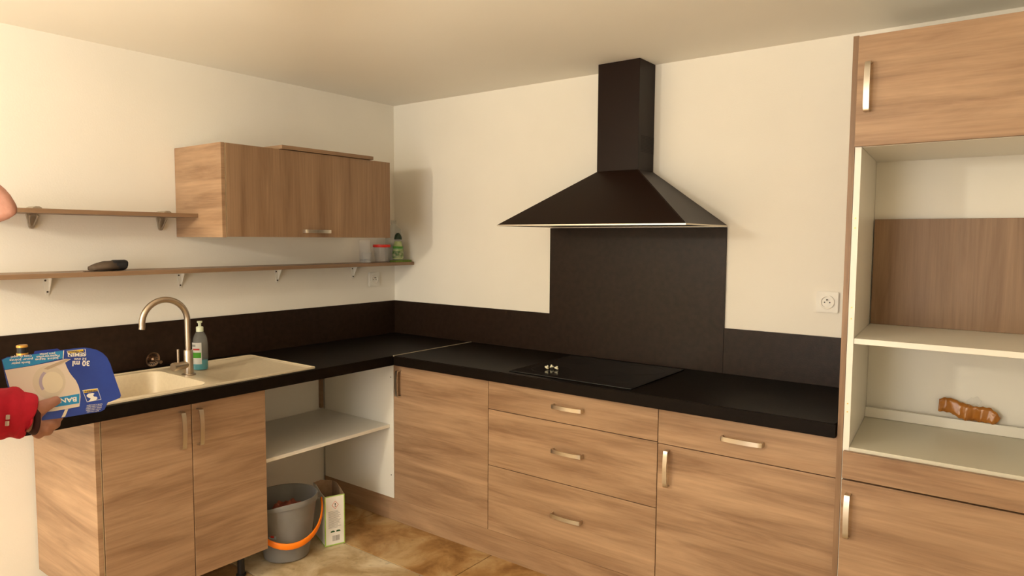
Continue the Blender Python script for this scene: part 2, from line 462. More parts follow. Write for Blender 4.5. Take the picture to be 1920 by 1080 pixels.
# ------------------------------------------------------------------ worktops and splashbacks
def holed_slab(outer, inner, z0, z1):
    bm = bmesh.new()
    def ring(pts, z): return [bm.verts.new((x, y, z)) for x, y in pts]
    def edges(vs): return [bm.edges.get((vs[k], vs[(k + 1) % len(vs)])) for k in range(len(vs))]
    o0, o1, i0, i1 = ring(outer, z0), ring(outer, z1), ring(inner, z0), ring(inner, z1)
    for a, b in ((o0, o1), (i0, i1)):
        for k in range(len(a)): bm.faces.new((a[k], a[(k + 1) % len(a)], b[(k + 1) % len(a)], b[k]))
    for a, b in ((o0, i0), (o1, i1)):
        bmesh.ops.triangle_fill(bm, use_beauty=True, use_dissolve=True, edges=edges(a) + edges(b))
    es = [e for e in bm.edges if len(e.link_faces) == 2 and all(abs(v.co.x - (DL - 0.001)) < 1e-5 for v in e.verts) and abs(e.verts[0].co.z - e.verts[1].co.z) < 1e-6]
    bmesh.ops.bevel(bm, geom=es, offset=0.004, segments=3, affect='EDGES')
    return bm
wl = tag(centre(obj('worktop', holed_slab([(0.002, -2.16), (DL - 0.001, -2.16), (DL - 0.001, -0.002), (0.002, -0.002)], [(0.11, -1.885), (0.58, -1.885), (0.58, -1.05), (0.11, -1.05)], WB, WT), BLACK)), 'black worktop holding the beige sink, along the shelf wall', 'worktop')
wr = tag(centre(obj('worktop', prism([(DL + 0.002, -D), (XT - 0.003, -D), (XT - 0.003, -0.58), (XB - 0.002, -0.002), (DL + 0.002, -0.002)], (0, 0, WB), (1, 0, 0), (0, 1, 0), (0, 0, 1), WT - WB, bev=0.003), BLACK)), 'black worktop holding the hob, under the extractor hood', 'worktop')
tag(centre(obj('joint_strip', box(DL - 0.002, DL + 0.0035, -D - 0.0005, -0.012, WT - 0.004, WT + 0.0018), mat('strip_metal', (0.50, 0.42, 0.30), 0.5, 0.3))), 'thin bright metal strip joining the two black worktops', 'metal strip')
tag(centre(obj('splashback', box(0.002, 0.011, -2.16, -0.012, WT, ZS, bev=0.0008), SPLASH)), 'long low black splashback behind the sink', 'splashback')
tag(centre(obj('splashback', box(0.002, HX0 - 0.001, -0.011, -0.002, WT, ZS, bev=0.0008), SPLASH)), 'low black splashback between the corner and the tall hob panel', 'splashback')
tag(centre(obj('splashback', box(HX0, HX1, -0.012, -0.002, WT, 1.484, bev=0.0008), SPLASH)), 'tall black splashback panel behind the hob, reaching the hood', 'splashback')
tag(centre(obj('splashback', box(HX1 + 0.001, XB - 0.002, -0.011, -0.002, WT, ZS, bev=0.0008), SPLASH)), 'short low black splashback beside the tall unit, under the wall socket', 'splashback')

# ------------------------------------------------------------------ hob
t = thing('hob', 'flat black glass hob set into the black worktop', 'hob', (1.585, -0.31, WT))
g = obj('glass_plate', box(1.300, 1.885, -0.560, -0.058, WT + 0.0003, WT + 0.005, bev=0.0015), GLASSTOP, t)
RING = mat('hob_ring_print', (0.018, 0.017, 0.016), 0.25)
for (cx, cy, rr) in ((1.43, -0.19, 0.075), (1.74, -0.19, 0.105), (1.43, -0.42, 0.09), (1.74, -0.43, 0.075)):
    bm = bmesh.new(); n = 40
    a = [bm.verts.new((cx + rr * math.cos(2 * PI * k / n), cy + rr * math.sin(2 * PI * k / n), WT + 0.0052)) for k in range(n)]
    b = [bm.verts.new((cx + (rr - 0.0025) * math.cos(2 * PI * k / n), cy + (rr - 0.0025) * math.sin(2 * PI * k / n), WT + 0.0052)) for k in range(n)]
    for k in range(n): bm.faces.new((a[k], a[(k + 1) % n], b[(k + 1) % n], b[k]))
    obj('cooking_zone', bm, RING, g)
capm = mat('pale_cap_plastic', (0.86, 0.82, 0.62), 0.4)
for i, (cx, cy, tl_, lab) in enumerate(((1.411, -0.436, 0.5, 'leftmost of the three small pale screw caps on the hob'), (1.424, -0.412, -0.4, 'farthest back of the three small pale screw caps on the hob'), (1.452, -0.421, 0.25, 'rightmost of the three small pale screw caps on the hob'))):
    ax = Vector((math.sin(tl_), 0.3 * math.cos(tl_), 0.8)).normalized()
    o = obj('screw_cap', lathe([(0, 0), (0.009, 0), (0.010, 0.002), (0.0085, 0.006), (0.004, 0.008), (0.0035, 0.013), (0, 0.013)], (cx, cy, WT + 0.010), ax, 14), capm)
    vs = min(v.co.z for v in o.data.vertices)
    o.data.transform(Matrix.Translation((0, 0, WT + 0.0056 - vs)))
    tag(sharp(centre(o)), lab, 'screw cap', 'small caps left on the hob')

# ------------------------------------------------------------------ extractor hood
CX0, CX1, CY, CZ, HB = 1.4855, 1.691, -0.1547, 1.735, 1.487
t = thing('extractor_hood', 'dark brown pyramid extractor hood with a square chimney above the hob', 'extractor hood', (1.59, -0.01, HB))
bm = bmesh.new()
lo = [(HX0, -0.445), (HX1, -0.445), (HX1, -0.002), (HX0, -0.002)]
hi = [(CX0 - 0.001, CY - 0.001), (CX1 + 0.001, CY - 0.001), (CX1 + 0.001, -0.002), (CX0 - 0.001, -0.002)]
V = [[bm.verts.new((x, y, HB + 0.006)) for x, y in lo], [bm.verts.new((x, y, CZ)) for x, y in hi]]
for k in range(4):
    bm.faces.new((V[0][k], V[0][(k + 1) % 4], V[1][(k + 1) % 4], V[1][k]))
bm.faces.new(V[1]); bm.faces.new(V[0][::-1])
bmesh.ops.bevel(bm, geom=[e for e in bm.edges if abs(e.verts[0].co.z - e.verts[1].co.z) > 0.1], offset=0.003, segments=2, affect='EDGES')
cn = obj('canopy', bm, HOODM, t)
bm = bmesh.new()
for q in ((HX0, HX1, -0.445, -0.441), (HX0, HX1, -0.006, -0.002), (HX0, HX0 + 0.004, -0.441, -0.006), (HX1 - 0.004, HX1, -0.441, -0.006)):
    add_box(bm, *q, HB, HB + 0.0058)
obj('rim', bm, STEEL, t, label='thin bright metal rim')
for x0, x1 in ((1.20, 1.585), (1.592, 1.98)):
    ff = obj('grease_filter', box(x0, x1, -0.40, -0.05, HB + 0.002, HB + 0.0055), DARKMETAL, t)
obj('chimney', box(CX0, CX1, CY, -0.002, CZ, H - 0.001, bev=0.0015), HOODM, t)
bm = bmesh.new()
for i in range(9):
    for j in range(12):
        y = -0.128 + i * 0.0145; z = 1.815 + j * 0.0062
        add_box(bm, CX1 - 0.0005, CX1 + 0.0006, y, y + 0.009, z, z + 0.0035)
obj('vent_grille', bm, mat('vent_dark', (0.004, 0.003, 0.003), 0.8), t, kind='stuff', label='small grid of vent slots')

# ------------------------------------------------------------------ tall unit
t = thing('tall_cabinet', 'tall wooden housing with open white niches, at the right edge', 'cabinet', (2.93, -0.30, 0))
TF = -0.578; TX0, TX1 = XT + 0.018, 3.236
def skewed(x0, x1, y0, y1, z0, z1):
    q = lambda x, y: (x - SK * (y - TF), y)
    return prism([q(x0, y0), q(x1, y0), q(x1, y1), q(x0, y1)], (0, 0, z0), (1, 0, 0), (0, 1, 0), (0, 0, 1), z1 - z0, bev=0.0008)
obj('end_panel', skewed(XT, XT + 0.016, TF - 0.002, -0.003, 0.001, 2.049), WOOD_V, t, label='wooden end panel')
for x0 in (TX0 - 0.001, TX1 - 0.018):
    sp_ = obj('side_panel', skewed(x0, x0 + 0.018, TF, -0.003, 0.10, 2.035), WHITE, t)
    if x0 < 2.8:
        for z in (0.897, 0.923, 1.190, 1.225, 1.50, 1.47):
            obj('pin_hole', lathe([(0, 0), (0.0022, 0), (0.0022, 0.001), (0, 0.001)], (x0 + 0.009, TF - 0.0006, z), (0, 1, 0), 10), GOLD, sp_)
IX0, IX1 = TX0 + 0.0175, TX1 - 0.0185
obj('back_panel', skewed(IX0, IX1, -0.092, -0.086, 0.12, 2.03), WHITE, t)
obj('niche_floor', skewed(IX0, IX1, TF + 0.001, -0.094, 0.768, 0.786), mat('grey_melamine', (0.66, 0.62, 0.50), 0.4), t)
obj('rear_rail', skewed(IX0, IX1, -0.130, -0.114, 0.787, 0.822), WHITE, t, label='low white rail at the back of the lower niche')
obj('shelf', skewed(IX0, IX1, TF + 0.004, -0.094, 1.112, 1.129), WHITE, t, label='white shelf between the niches')
obj('niche_ceiling', skewed(IX0, IX1, TF + 0.001, -0.094, 1.715, 1.733), WHITE, t)
obj('top_panel', skewed(IX0, IX1, TF + 0.001, -0.094, 2.015, 2.032), WHITE, t)
TD = TF - 0.019
dr = front_y(t, 'door', TX0 - 0.001, TX1 + 0.002, 1.714, 2.043, yf=TD, label='upper door')
bow_handle(dr, (2.668, TD, 1.888), (0, 0, 1), (0, -1, 0))
front_y(t, 'front_rail', TX0 + 0.002, TX1 + 0.002, 0.6885, 0.777, yf=TD, label='plain wooden front below the open niche')
dr = front_y(t, 'door', TX0 + 0.002, TX1 + 0.002, ZP, 0.6865, yf=TD, label='lower door')
bow_handle(dr, (2.661, TD, 0.577), (0, 0, 1), (0, -1, 0), L=0.140)
obj('plinth', box(TX0, TX1, TF + 0.03, TF + 0.046, 0.001, 0.10), WOOD_H, t)
# loose board standing in the niche
tag(centre(obj('loose_board', box(2.621, 3.16, -0.114, -0.096, 1.1295, 1.509, bev=0.001), WOOD_V)), 'loose wooden board standing upright at the back of the middle niche', 'board')

# crumpled brown tape lying behind the rail
def ribbon(pts, wid, th, name, m, parent=None):
    bm = bmesh.new(); rows_ = []
    for (p, wv) in pts:
        p = Vector(p); wv = Vector(wv)
        n = Vector((0, 1, 0))
        rows_.append([bm.verts.new(p - wv / 2), bm.verts.new(p + wv / 2)])
    for a, b in zip(rows_, rows_[1:]):
        bm.faces.new((a[0], a[1], b[1], b[0]))
    bmesh.ops.subdivide_edges(bm, edges=bm.edges, cuts=3, use_grid_fill=True)
    for v in bm.verts:
        v.co.y += 0.0015 * math.sin(v.co.x * 260 + v.co.z * 140); v.co.z += 0.0015 * math.sin(v.co.x * 330)
    bmesh.ops.recalc_face_normals(bm, faces=bm.faces)
    bmesh.ops.solidify(bm, geom=bm.faces, thickness=th)
    return obj(name, bm, m, parent, smooth=True)
def aty(px, py, y):
    d = FW + RT * ((px - 960) / FPX) - UP * ((py - 540) / FPX)
    return CAM + d * ((y - CAM.y) / d.y)
t = thing('packing_tape', 'crumpled strip of brown packing tape lying over the white rail in the lower niche', 'tape', (2.93, -0.125, 0.808))
ribbon([(aty(x, y, -0.122 + dy), (wx, wy, h * 0.00198)) for x, y, h, dy, wx, wy in (
    (1760, 759, 22, 0.006, 0.002, 0), (1772, 758.5, 25, 0.010, 0.0, 0.004), (1785, 761, 25, 0.004, 0.004, 0.006), (1800, 769, 26, 0.0, 0.004, 0.012),
    (1812, 773, 27, -0.008, 0.004, 0.016), (1826, 775.5, 25, 0.002, 0.002, -0.008), (1840, 777, 25, -0.010, 0.006, 0.014), (1853, 779, 25, -0.006, 0.014, 0.006),
    (1864, 785, 19, -0.012, 0.014, 0.004), (1872, 790, 12, -0.006, 0.012, 0.0))], 0.03, 0.0008, 'strip', BROWNTAPE, t)
ribbon([(aty(x, y, -0.118 + dy), (wx, 0.006, h * 0.00198)) for x, y, h, dy, wx in (
    (1815, 757, 10, -0.004, -0.01), (1823, 752, 11, 0.004, -0.006), (1831, 750, 11, 0.002, 0.004), (1838, 756, 8, -0.004, 0.01))], 0.02, 0.0008, 'clear_scrap', CLEAR, t)

# ------------------------------------------------------------------ wall cupboard and shelves on the sink wall
UX, U0, U1, UZ0, UZ1 = 0.381, -1.331, -0.3876, 1.428, 1.822
t = thing('wall_cupboard', 'wall-hung wooden cupboard with one wide flap door above the long shelf', 'cupboard', (0.19, (U0 + U1) / 2, UZ0))
obj('side_panel', box(0.002, UX - 0.001, U0, U0 + 0.017, UZ0, UZ1, bev=0.001), WOOD_H, t, label='lighter wooden side panel')
obj('side_panel', box(0.002, UX - 0.021, U1 - 0.017, U1 - 0.001, UZ0, UZ1), WOOD_H, t)
obj('edge_strip', box(UX - 0.016, UX - 0.004, U0 + 0.0175, U0 + 0.0205, UZ0, UZ1), WHITE_EDGE, t)
obj('bottom_panel', box(0.002, UX - 0.021, U0 + 0.017, U1 - 0.017, UZ0, UZ0 + 0.016), WHITE, t)
obj('top_panel', box(0.002, UX - 0.021, U0 + 0.017, U1 - 0.017, UZ1 - 0.016, UZ1), WHITE, t)
obj('back_panel', box(0.002, 0.008, U0 + 0.017, U1 - 0.017, UZ0 + 0.016, UZ1 - 0.016), WHITE, t)
dr = front_x(t, 'flap_door', U0 + 0.020, U1, UZ0 + 0.001, UZ1 + 0.001, m=WOOD_V, xf=UX, label='flap door with upright grain')
bow_handle(dr, (UX, -0.862, 1.458), (0, 1, 0), (1, 0, 0), L=0.146)
tag(centre(obj('loose_board', box(0.05, UX + 0.012, -1.046, -0.512, UZ1 + 0.0015, UZ1 + 0.0185, bev=0.001), WOOD_EDGE)), 'loose wooden board lying on top of the wall cupboard', 'board')

tag(centre(obj('wall_shelf', box(0.002, 0.192, -2.17, U0 - 0.001, 1.513, 1.529, bev=0.001), WOOD_EDGE)), 'short upper wooden shelf ending against the wall cupboard', 'shelf')
bm = box(0.002, 0.170, -2.13, -0.004, 1.272, 1.290, bev=0.001)
lowshelf = tag(centre(obj('wall_shelf', bm, WOOD_EDGE)), 'long lower wooden shelf running under the cupboard into the corner', 'shelf')

BR = mottled('tarnished_metal', (0.28, 0.225, 0.16), (0.38, 0.31, 0.23), 60, 0.4)
for by, lab in ((-1.897, 'clamp bracket of the upper shelf, farther from the cupboard'), (-1.405, 'clamp bracket of the upper shelf, next to the cupboard')):
    # the clamp is seen around the board: pad on top, wedge and hook below
    t = thing('shelf_bracket', lab, 'bracket', (0.03, by, 1.455), 'clamp brackets of the upper shelf')
    obj('top_pad', prism([(-0.017, 0), (0.017, 0), (0.014, 0.007), (0.006, 0.011), (-0.006, 0.011), (-0.014, 0.007)], (0.003, by, 1.5295), (0, 1, 0), (0, 0, 1), (1, 0, 0), 0.075, bev=0.001), BR, t)
    obj('wedge', prism([(-0.017, 0), (0.017, 0), (0.009, -0.050), (0.004, -0.056), (-0.004, -0.056), (-0.009, -0.050)], (0.003, by, 1.5125), (0, 1, 0), (0, 0, 1), (1, 0, 0), 0.012, bev=0.001), BR, t)
    bm = bmesh.new()
    for s in (-1, 1):
        add_tube(bm, [(0.040, by + s * 0.013, 1.508), (0.028, by + s * 0.012, 1.494), (0.016, by + s * 0.006, 1.468)], 0.003, 8)
    obj('hook', bm, BR, t)
names_ = ('under the dark pouch end of the long shelf', 'of the long shelf, directly above the tap', 'of the long shelf, under the cupboard handle', 'of the long shelf, nearest the corner socket')
for by, nm in zip((-1.851, -1.322, -0.818, -0.325), names_):
    t = thing('shelf_bracket', 'small white metal bracket ' + nm, 'bracket', (0.01, by, 1.198), 'white brackets of the long shelf')
    obj('wall_plate', prism([(-0.016, 0), (0.016, 0), (0.0075, -0.068), (0.004, -0.074), (-0.004, -0.074), (-0.0075, -0.068)], (0.0015, by, 1.2715), (0, 1, 0), (0, 0, 1), (1, 0, 0), 0.004, bev=0.0008), WHITEP, t)
    obj('gusset', prism([(0, 0), (0.030, 0), (0, -0.056)], (0.0055, by + 0.008, 1.268), (1, 0, 0), (0, 0, 1), (0, -1, 0), 0.0025), WHITEP, t)
    obj('support_plate', box(0.0055, 0.11, by - 0.011, by + 0.011, 1.2700, 1.2717), WHITEP, t)
    for sz, sy in ((1.255, -0.006), (1.210, 0.0)):
        obj('screw', lathe([(0, 0), (0.0038, 0), (0.003, 0.002), (0, 0.0025)], (0.0055, by + sy, sz), (1, 0, 0), 12), DARKMETAL, t)

# ------------------------------------------------------------------ sockets
def socket(label, c, n, s, size):
    """square French socket plate: n = out of the wall, s = along the wall"""
    c, n, s = Vector(c), Vector(n), Vector(s); up = Vector((0, 0, 1)); h = size / 2
    t = thing('wall_socket', label, 'socket', c - up * h)
    r = 0.006
    poly = []
    for sx, sy, a0 in ((1, 1, 0), (-1, 1, 90), (-1, -1, 180), (1, -1, 270)):
        for k in range(4):
            a = math.radians(a0 + 30 * k); poly.append((sx * (h - r) + r * math.cos(a), sy * (h - r) + r * math.sin(a)))
    obj('plate', prism(poly, c + n * 0.001, s, up, n, 0.010, bev=0.002), WHITEP, t)
    col = obj('collar', lathe([(0.0275, 0.0), (0.0275, 0.0035), (0.0255, 0.0045), (0.0215, 0.0040), (0.0205, -0.0005), (0, -0.0005)], c + n * 0.0112, n, 36), WHITEP, t)
    sharp(col)
    for k in (-1, 1):
        obj('pin_hole', lathe([(0, 0), (0.0028, 0), (0.0028, 0.0006), (0, 0.0006)], c + n * 0.0109 + s * 0.0095 * k - up * 0.001, n, 12), BLACKP, t)
    ep = obj('earth_pin', lathe([(0.0026, 0), (0.0026, 0.010), (0.0015, 0.012), (0, 0.012)], c + n * 0.0108 + up * 0.0095, n, 12), DARKMETAL, t)
    sharp(ep)
socket('white socket on the hood wall beside the tall unit', (2.4485, 0, 1.190), (0, -1, 0), (1, 0, 0), 0.082)
socket('white socket near the corner under the long shelf', (0, -0.169, 1.187), (1, 0, 0), (0, 1, 0), 0.082)

# ------------------------------------------------------------------ sink
t = thing('sink', 'beige composite sink with drainer, set into the left worktop', 'sink', (0.345, -1.47, WT))
SX0, SX1, SY0, SY1, ZT = 0.093, 0.597, -1.905, -1.032, WT + 0.008
bx0, bx1, by0, by1 = 0.135, 0.555, -1.86, -1.50
def rrect(x0, x1, y0, y1, r, n=6):
    P_ = []
    for cx, cy, a0 in ((x1 - r, y1 - r, 0), (x0 + r, y1 - r, 90), (x0 + r, y0 + r, 180), (x1 - r, y0 + r, 270)):
        for k in range(n + 1):
            a = math.radians(a0 + 90 * k / n); P_.append((cx + r * math.cos(a), cy + r * math.sin(a)))
    return P_
def loft(bm, loops, close_last=True):
    vs = [[bm.verts.new((x, y, z)) for x, y in lp] for lp, z in loops]
    n = len(vs[0])
    for a, b in zip(vs, vs[1:]):
        for k in range(n): bm.faces.new((a[k], a[(k + 1) % n], b[(k + 1) % n], b[k]))
    if close_last: bm.faces.new(vs[-1])
    return vs
bm = bmesh.new()
# deck: outer edge, raised rim, then flat deck with a bowl opening and a drainer recess
outer = rrect(SX0, SX1, SY0, SY1, 0.014)
vo = loft(bm, [(outer, WT + 0.0005), (outer, ZT - 0.001), (rrect(SX0 + 0.0015, SX1 - 0.0015, SY0 + 0.0015, SY1 - 0.0015, 0.013), ZT), (rrect(SX0 + 0.008, SX1 - 0.008, SY0 + 0.008, SY1 - 0.008, 0.011), ZT), (rrect(SX0 + 0.011, SX1 - 0.011, SY0 + 0.011, SY1 - 0.011, 0.010), ZT - 0.003)], False)
inner = vo[-1]
bowl = loft(bm, [(rrect(bx0, bx1, by0, by1, 0.05), ZT - 0.003), (rrect(bx0 + 0.004, bx1 - 0.004, by0 + 0.004, by1 - 0.004, 0.048), ZT - 0.008), (rrect(bx0 + 0.014, bx1 - 0.014, by0 + 0.014, by1 - 0.014, 0.045), ZT - 0.14), (rrect(bx0 + 0.03, bx1 - 0.03, by0 + 0.03, by1 - 0.03, 0.04), ZT - 0.165)])
drn = loft(bm, [(rrect(0.112, 0.578, -1.425, -1.052, 0.02), ZT - 0.003), (rrect(0.115, 0.575, -1.422, -1.055, 0.019), ZT - 0.0055)])
es = []
def loop_edges(vs):
    return [bm.edges.get((vs[k], vs[(k + 1) % len(vs)])) for k in range(len(vs))]
fillE = loop_edges(inner) + loop_edges(bowl[0]) + loop_edges(drn[0])
bmesh.ops.triangle_fill(bm, use_beauty=True, use_dissolve=False, edges=fillE)
o = obj('basin', bm, SINK, t); sharp(o, 40)
o = obj('waste_outlet', lathe([(0.045, 0), (0.045, 0.002), (0.036, 0.001), (0, -0.001)], (0.345, -1.68, ZT - 0.1645), n=28), STEEL, t, smooth=True)

# ------------------------------------------------------------------ tap
tx, ty = 0.334, -1.467
t = thing('tap', 'brushed metal swan-neck mixer tap standing on the beige sink', 'tap', (tx, ty, ZT))
z0 = ZT - 0.0028
sharp(obj('base_ring', lathe([(0, 0), (0.027, 0), (0.027, 0.004), (0.024, 0.007), (0, 0.007)], (tx, ty, z0), n=32), TAPM, t))
sharp(obj('body', lathe([(0, 0.007), (0.0185, 0.007), (0.0185, 0.100), (0.0165, 0.104), (0, 0.104)], (tx, ty, z0), n=32), TAPM, t))
R = 0.090; zc = 1.089
pts = [(tx, ty, z0 + 0.1)] + [(tx, ty, z0 + 0.1 + (zc - z0 - 0.1) * k / 5) for k in range(1, 6)]
for k in range(1, 25):
    a = PI * k / 24 * 1.03
    pts.append((tx, ty - R + R * math.cos(a), zc + R * math.sin(a)))
pts.append((tx, pts[-1][1] - 0.002, pts[-1][2] - 0.012))
sp = obj('spout', add_tube(bmesh.new(), pts, 0.0118, 20), TAPM, t, smooth=True); sharp(sp, 60)
vd = Vector((0.25, -1, 0.0)).normalized()
lv = obj('mixer_arm', add_tube(bmesh.new(), [Vector((tx, ty, z0 + 0.045)) + vd * 0.010, Vector((tx, ty, z0 + 0.045)) + vd * 0.06], 0.0155, 24), TAPM, t); sharp(lv)
sharp(obj('end_cap', add_tube(bmesh.new(), [Vector((tx, ty, z0 + 0.045)) + vd * 0.0605, Vector((tx, ty, z0 + 0.045)) + vd * 0.076], [0.0175, 0.0165], 24), TAPM, t))
pp = Vector((tx, ty, z0 + 0.045)) + vd * 0.050
sharp(obj('lever_pin', add_tube(bmesh.new(), [pp + Vector((0, 0, 0.010)), pp + Vector((0, 0, 0.068))], 0.0045, 14), TAPM, t))

# strainer plug leaning on the splashback
c = Vector((0.052, -1.478, ZT + 0.032)); ax = Vector((0.88, 0.12, -0.10)).normalized()
t = thing('sink_strainer', 'round metal sink strainer propped against the splashback beside the tap', 'sink strainer', (0.06, -1.478, WT))
STR = mat('tarnished_strainer_metal', (0.36, 0.25, 0.18), 0.32, 1.0)
sharp(obj('bowl', lathe([(0.016, -0.010), (0.026, 0.000), (0.032, 0.003), (0.032, 0.005), (0.025, 0.003), (0.015, -0.008), (0, -0.009)], c, ax, 36), STR, t), 50)
bm = bmesh.new(); u_, v_ = perp(ax)
for k in range(16):
    a = 2 * PI * k / 16; d_ = u_ * math.cos(a) + v_ * math.sin(a)
    add_tube(bm, [c + d_ * 0.018 - ax * 0.0045, c + d_ * 0.0245 + ax * 0.003], 0.0020, 6)
obj('drain_holes', bm, BLACKP, t)
sharp(obj('stem', add_tube(bmesh.new(), [c - ax * 0.010, c + ax * 0.006, c + ax * 0.012, c + ax * 0.050], [0.012, 0.010, 0.0035, 0.0035], 14), STR, t))
sharp(obj('knob', add_tube(bmesh.new(), [c + ax * 0.050, c + ax * 0.060], 0.007, 14), STR, t))

# washing-up liquid behind the tap
def disc_bottle(name, prof, c, m, parent, sx=1.0, sy=1.0, n=32, u=(1, 0, 0)):
    return sharp(obj(name, lathe(prof, c, (0, 0, 1), n, sx, sy, u), m, parent), 50)
t = thing('washing_up_bottle', 'clear washing-up bottle with a little blue liquid standing behind the tap', 'bottle', (0.262, -1.376, ZT - 0.0055))
c = Vector((0.262, -1.376, ZT - 0.0040))
uu = (0.6, 0.8, 0)
disc_bottle('bottle', [(0, 0), (0.028, 0), (0.031, 0.004), (0.031, 0.11), (0.029, 0.135), (0.020, 0.158), (0.013, 0.168), (0.0125, 0.172), (0.0115, 0.172), (0.0118, 0.168), (0.019, 0.157), (0.028, 0.134), (0.0298, 0.11), (0.0298, 0.005), (0, 0.0035)], c, CLEARB, t, 1.0, 0.66, u=uu)
disc_bottle('liquid', [(0, 0.004), (0.0275, 0.004), (0.0292, 0.008), (0.0292, 0.046), (0, 0.046)], c, BLUELIQ, t, 1.0, 0.66, u=uu)
cap = disc_bottle('cap', [(0.0145, 0.166), (0.0145, 0.184), (0.012, 0.187), (0.006, 0.188), (0.006, 0.200), (0.0105, 0.204), (0.0105, 0.210), (0, 0.211)], c, mat('pale_green_cap', (0.75, 0.82, 0.62), 0.4), t)
def wrap_patch(name, c, rx, ry, a0, a1, zl, zh, m, parent, u=(1, 0, 0), label=None):
    bm = bmesh.new(); u = Vector(u).normalized(); v = Vector((0, 0, 1)).cross(u)
    n = 10; rows_ = []
    for k in range(n + 1):
        a = math.radians(a0 + (a1 - a0) * k / n)
        p = Vector(c) + u * rx * math.cos(a) + v * ry * math.sin(a)
        nn = (u * math.cos(a) / rx + v * math.sin(a) / ry).normalized() * 0.0006
        rows_.append([bm.verts.new(p + nn + Vector((0, 0, zz))) for zz in (zl, zh)])
    for a, b in zip(rows_, rows_[1:]): bm.faces.new((a[0], b[0], b[1], a[1]))
    bmesh.ops.solidify(bm, geom=bm.faces, thickness=0.0003)
    return obj(name, bm, m, parent, label=label)
lb = wrap_patch('label', c, 0.031, 0.0205, 190, 285, 0.028, 0.120, LABELW, t, uu)
wrap_patch('green_print', c, 0.0316, 0.0211, 195, 280, 0.055, 0.078, GREENPRINT, lb, uu)
wrap_patch('red_print', c, 0.0316, 0.0211, 215, 270, 0.088, 0.095, REDPRINT, lb, uu)
wrap_patch('red_print', c, 0.0316, 0.0211, 200, 240, 0.103, 0.112, GREYPRINT, lb, uu)

# dark bottle with a gold ring behind the pack
t = thing('dark_bottle', 'small dark bottle with gold rings, mostly hidden behind the blue pack', 'bottle', (0.30, -2.037, WT))
c = Vector((0.30, -2.037, WT + 0.0008))
disc_bottle('bottle', [(0, 0), (0.030, 0), (0.032, 0.004), (0.032, 0.100), (0.024, 0.128), (0.0165, 0.140), (0.016, 0.152), (0, 0.152)], c, BLACKP, t)
disc_bottle('gold_ring', [(0.016, 0.152), (0.0172, 0.152), (0.0172, 0.166), (0.016, 0.166)], c, GOLD, t)
disc_bottle('cap', [(0, 0.1525), (0.0155, 0.1525), (0.0155, 0.186), (0, 0.186)], c, BLACKP, t)
disc_bottle('cap_rim', [(0, 0.186), (0.0172, 0.186), (0.0172, 0.192), (0.015, 0.1935), (0, 0.1935)], c, GOLD, t, )

# ------------------------------------------------------------------ things on the long shelf
ZL = 1.2902
# ridged clear beaker
t = thing('ridged_clear_pot', 'clear ridged plastic pot standing left of the red-lidded tub', 'pot', (0.085, -0.305, ZL))
prof = [(0, 0), (0.030, 0)]
for k in range(9):
    z = 0.006 + k * 0.013
    prof += [(0.0315, z), (0.0335, z + 0.003), (0.0335, z + 0.007), (0.0315, z + 0.010)]
prof += [(0.033, 0.126), (0.0315, 0.126), (0.030, 0.118), (0.030, 0.006), (0, 0.004)]
sharp(obj('pot', lathe(prof, (0.085, -0.305, ZL), n=36), CLEAR, t), 50)
prof = [(0, 0.0045), (0.0285, 0.0065), (0.0285, 0.020), (0.0275, 0.020), (0, 0.0075)]
sharp(obj('inner_base', lathe(prof, (0.085, -0.305, ZL), n=36), CLEAR, t), 50)
t = thing('clear_cup', 'low clear plastic cup in front of the ridged pot', 'cup', (0.132, -0.335, ZL))
sharp(obj('cup', lathe([(0, 0), (0.024, 0), (0.027, 0.055), (0.029, 0.058), (0.0275, 0.058), (0.0255, 0.054), (0.0228, 0.003), (0, 0.002)], (0.132, -0.335, ZL), n=32), CLEAR, t), 50)
# tub with red lid
t = thing('red_lidded_tub', 'clear plastic tub with a flat red lid on the long shelf', 'tub', (0.095, -0.19, ZL))
sharp(obj('tub', lathe([(0, 0), (0.036, 0), (0.039, 0.003), (0.046, 0.090), (0.0445, 0.090), (0.0375, 0.004), (0, 0.003)], (0.095, -0.19, ZL), n=36), CLEAR, t), 50)
sharp(obj('lid', lathe([(0, 0.096), (0.043, 0.096), (0.043, 0.090), (0.0465, 0.090), (0.0465, 0.086), (0.049, 0.086), (0.050, 0.088), (0.050, 0.099), (0.048, 0.101), (0, 0.101)], (0.095, -0.19, ZL), n=40), REDP, t), 40)
# green bottle
c = Vector((0.138, -0.103, ZL + 0.0125))
t = thing('green_soap_bottle', 'green-labelled soap bottle with dark cap standing on a green scourer', 'bottle', c)
disc_bottle('bottle', [(0, 0), (0.029, 0), (0.033, 0.005), (0.034, 0.045), (0.030, 0.080), (0.021, 0.112), (0.019, 0.118), (0, 0.118)], c, CLEARG, t, 1.0, 0.9, u=(0.6, 0.8, 0))
disc_bottle('liquid', [(0, 0.003), (0.026, 0.003), (0.030, 0.007), (0.031, 0.045), (0.027, 0.078), (0.019, 0.108), (0, 0.108)], c, mottled('yellow_green_liquid', (0.20, 0.30, 0.03), (0.5, 0.55, 0.2), 30, 0.25), t, 1.0, 0.9, u=(0.6, 0.8, 0))
wrap_patch('label', c, 0.0345, 0.0312, 190, 330, 0.012, 0.052, mottled('green_leaf_print', (0.02, 0.20, 0.01), (0.75, 0.72, 0.45), 55, 0.5), t, (0.6, 0.8, 0))
wrap_patch('neck_label', c, 0.0305, 0.0275, 190, 330, 0.062, 0.078, GREENPRINT, t, (0.6, 0.8, 0))
disc_bottle('cap', [(0, 0.1185), (0.022, 0.1185), (0.022, 0.128), (0.017, 0.145), (0.009, 0.155), (0, 0.157)], c, GREENCAP, t, 1.0, 0.9, u=(0.6, 0.8, 0))
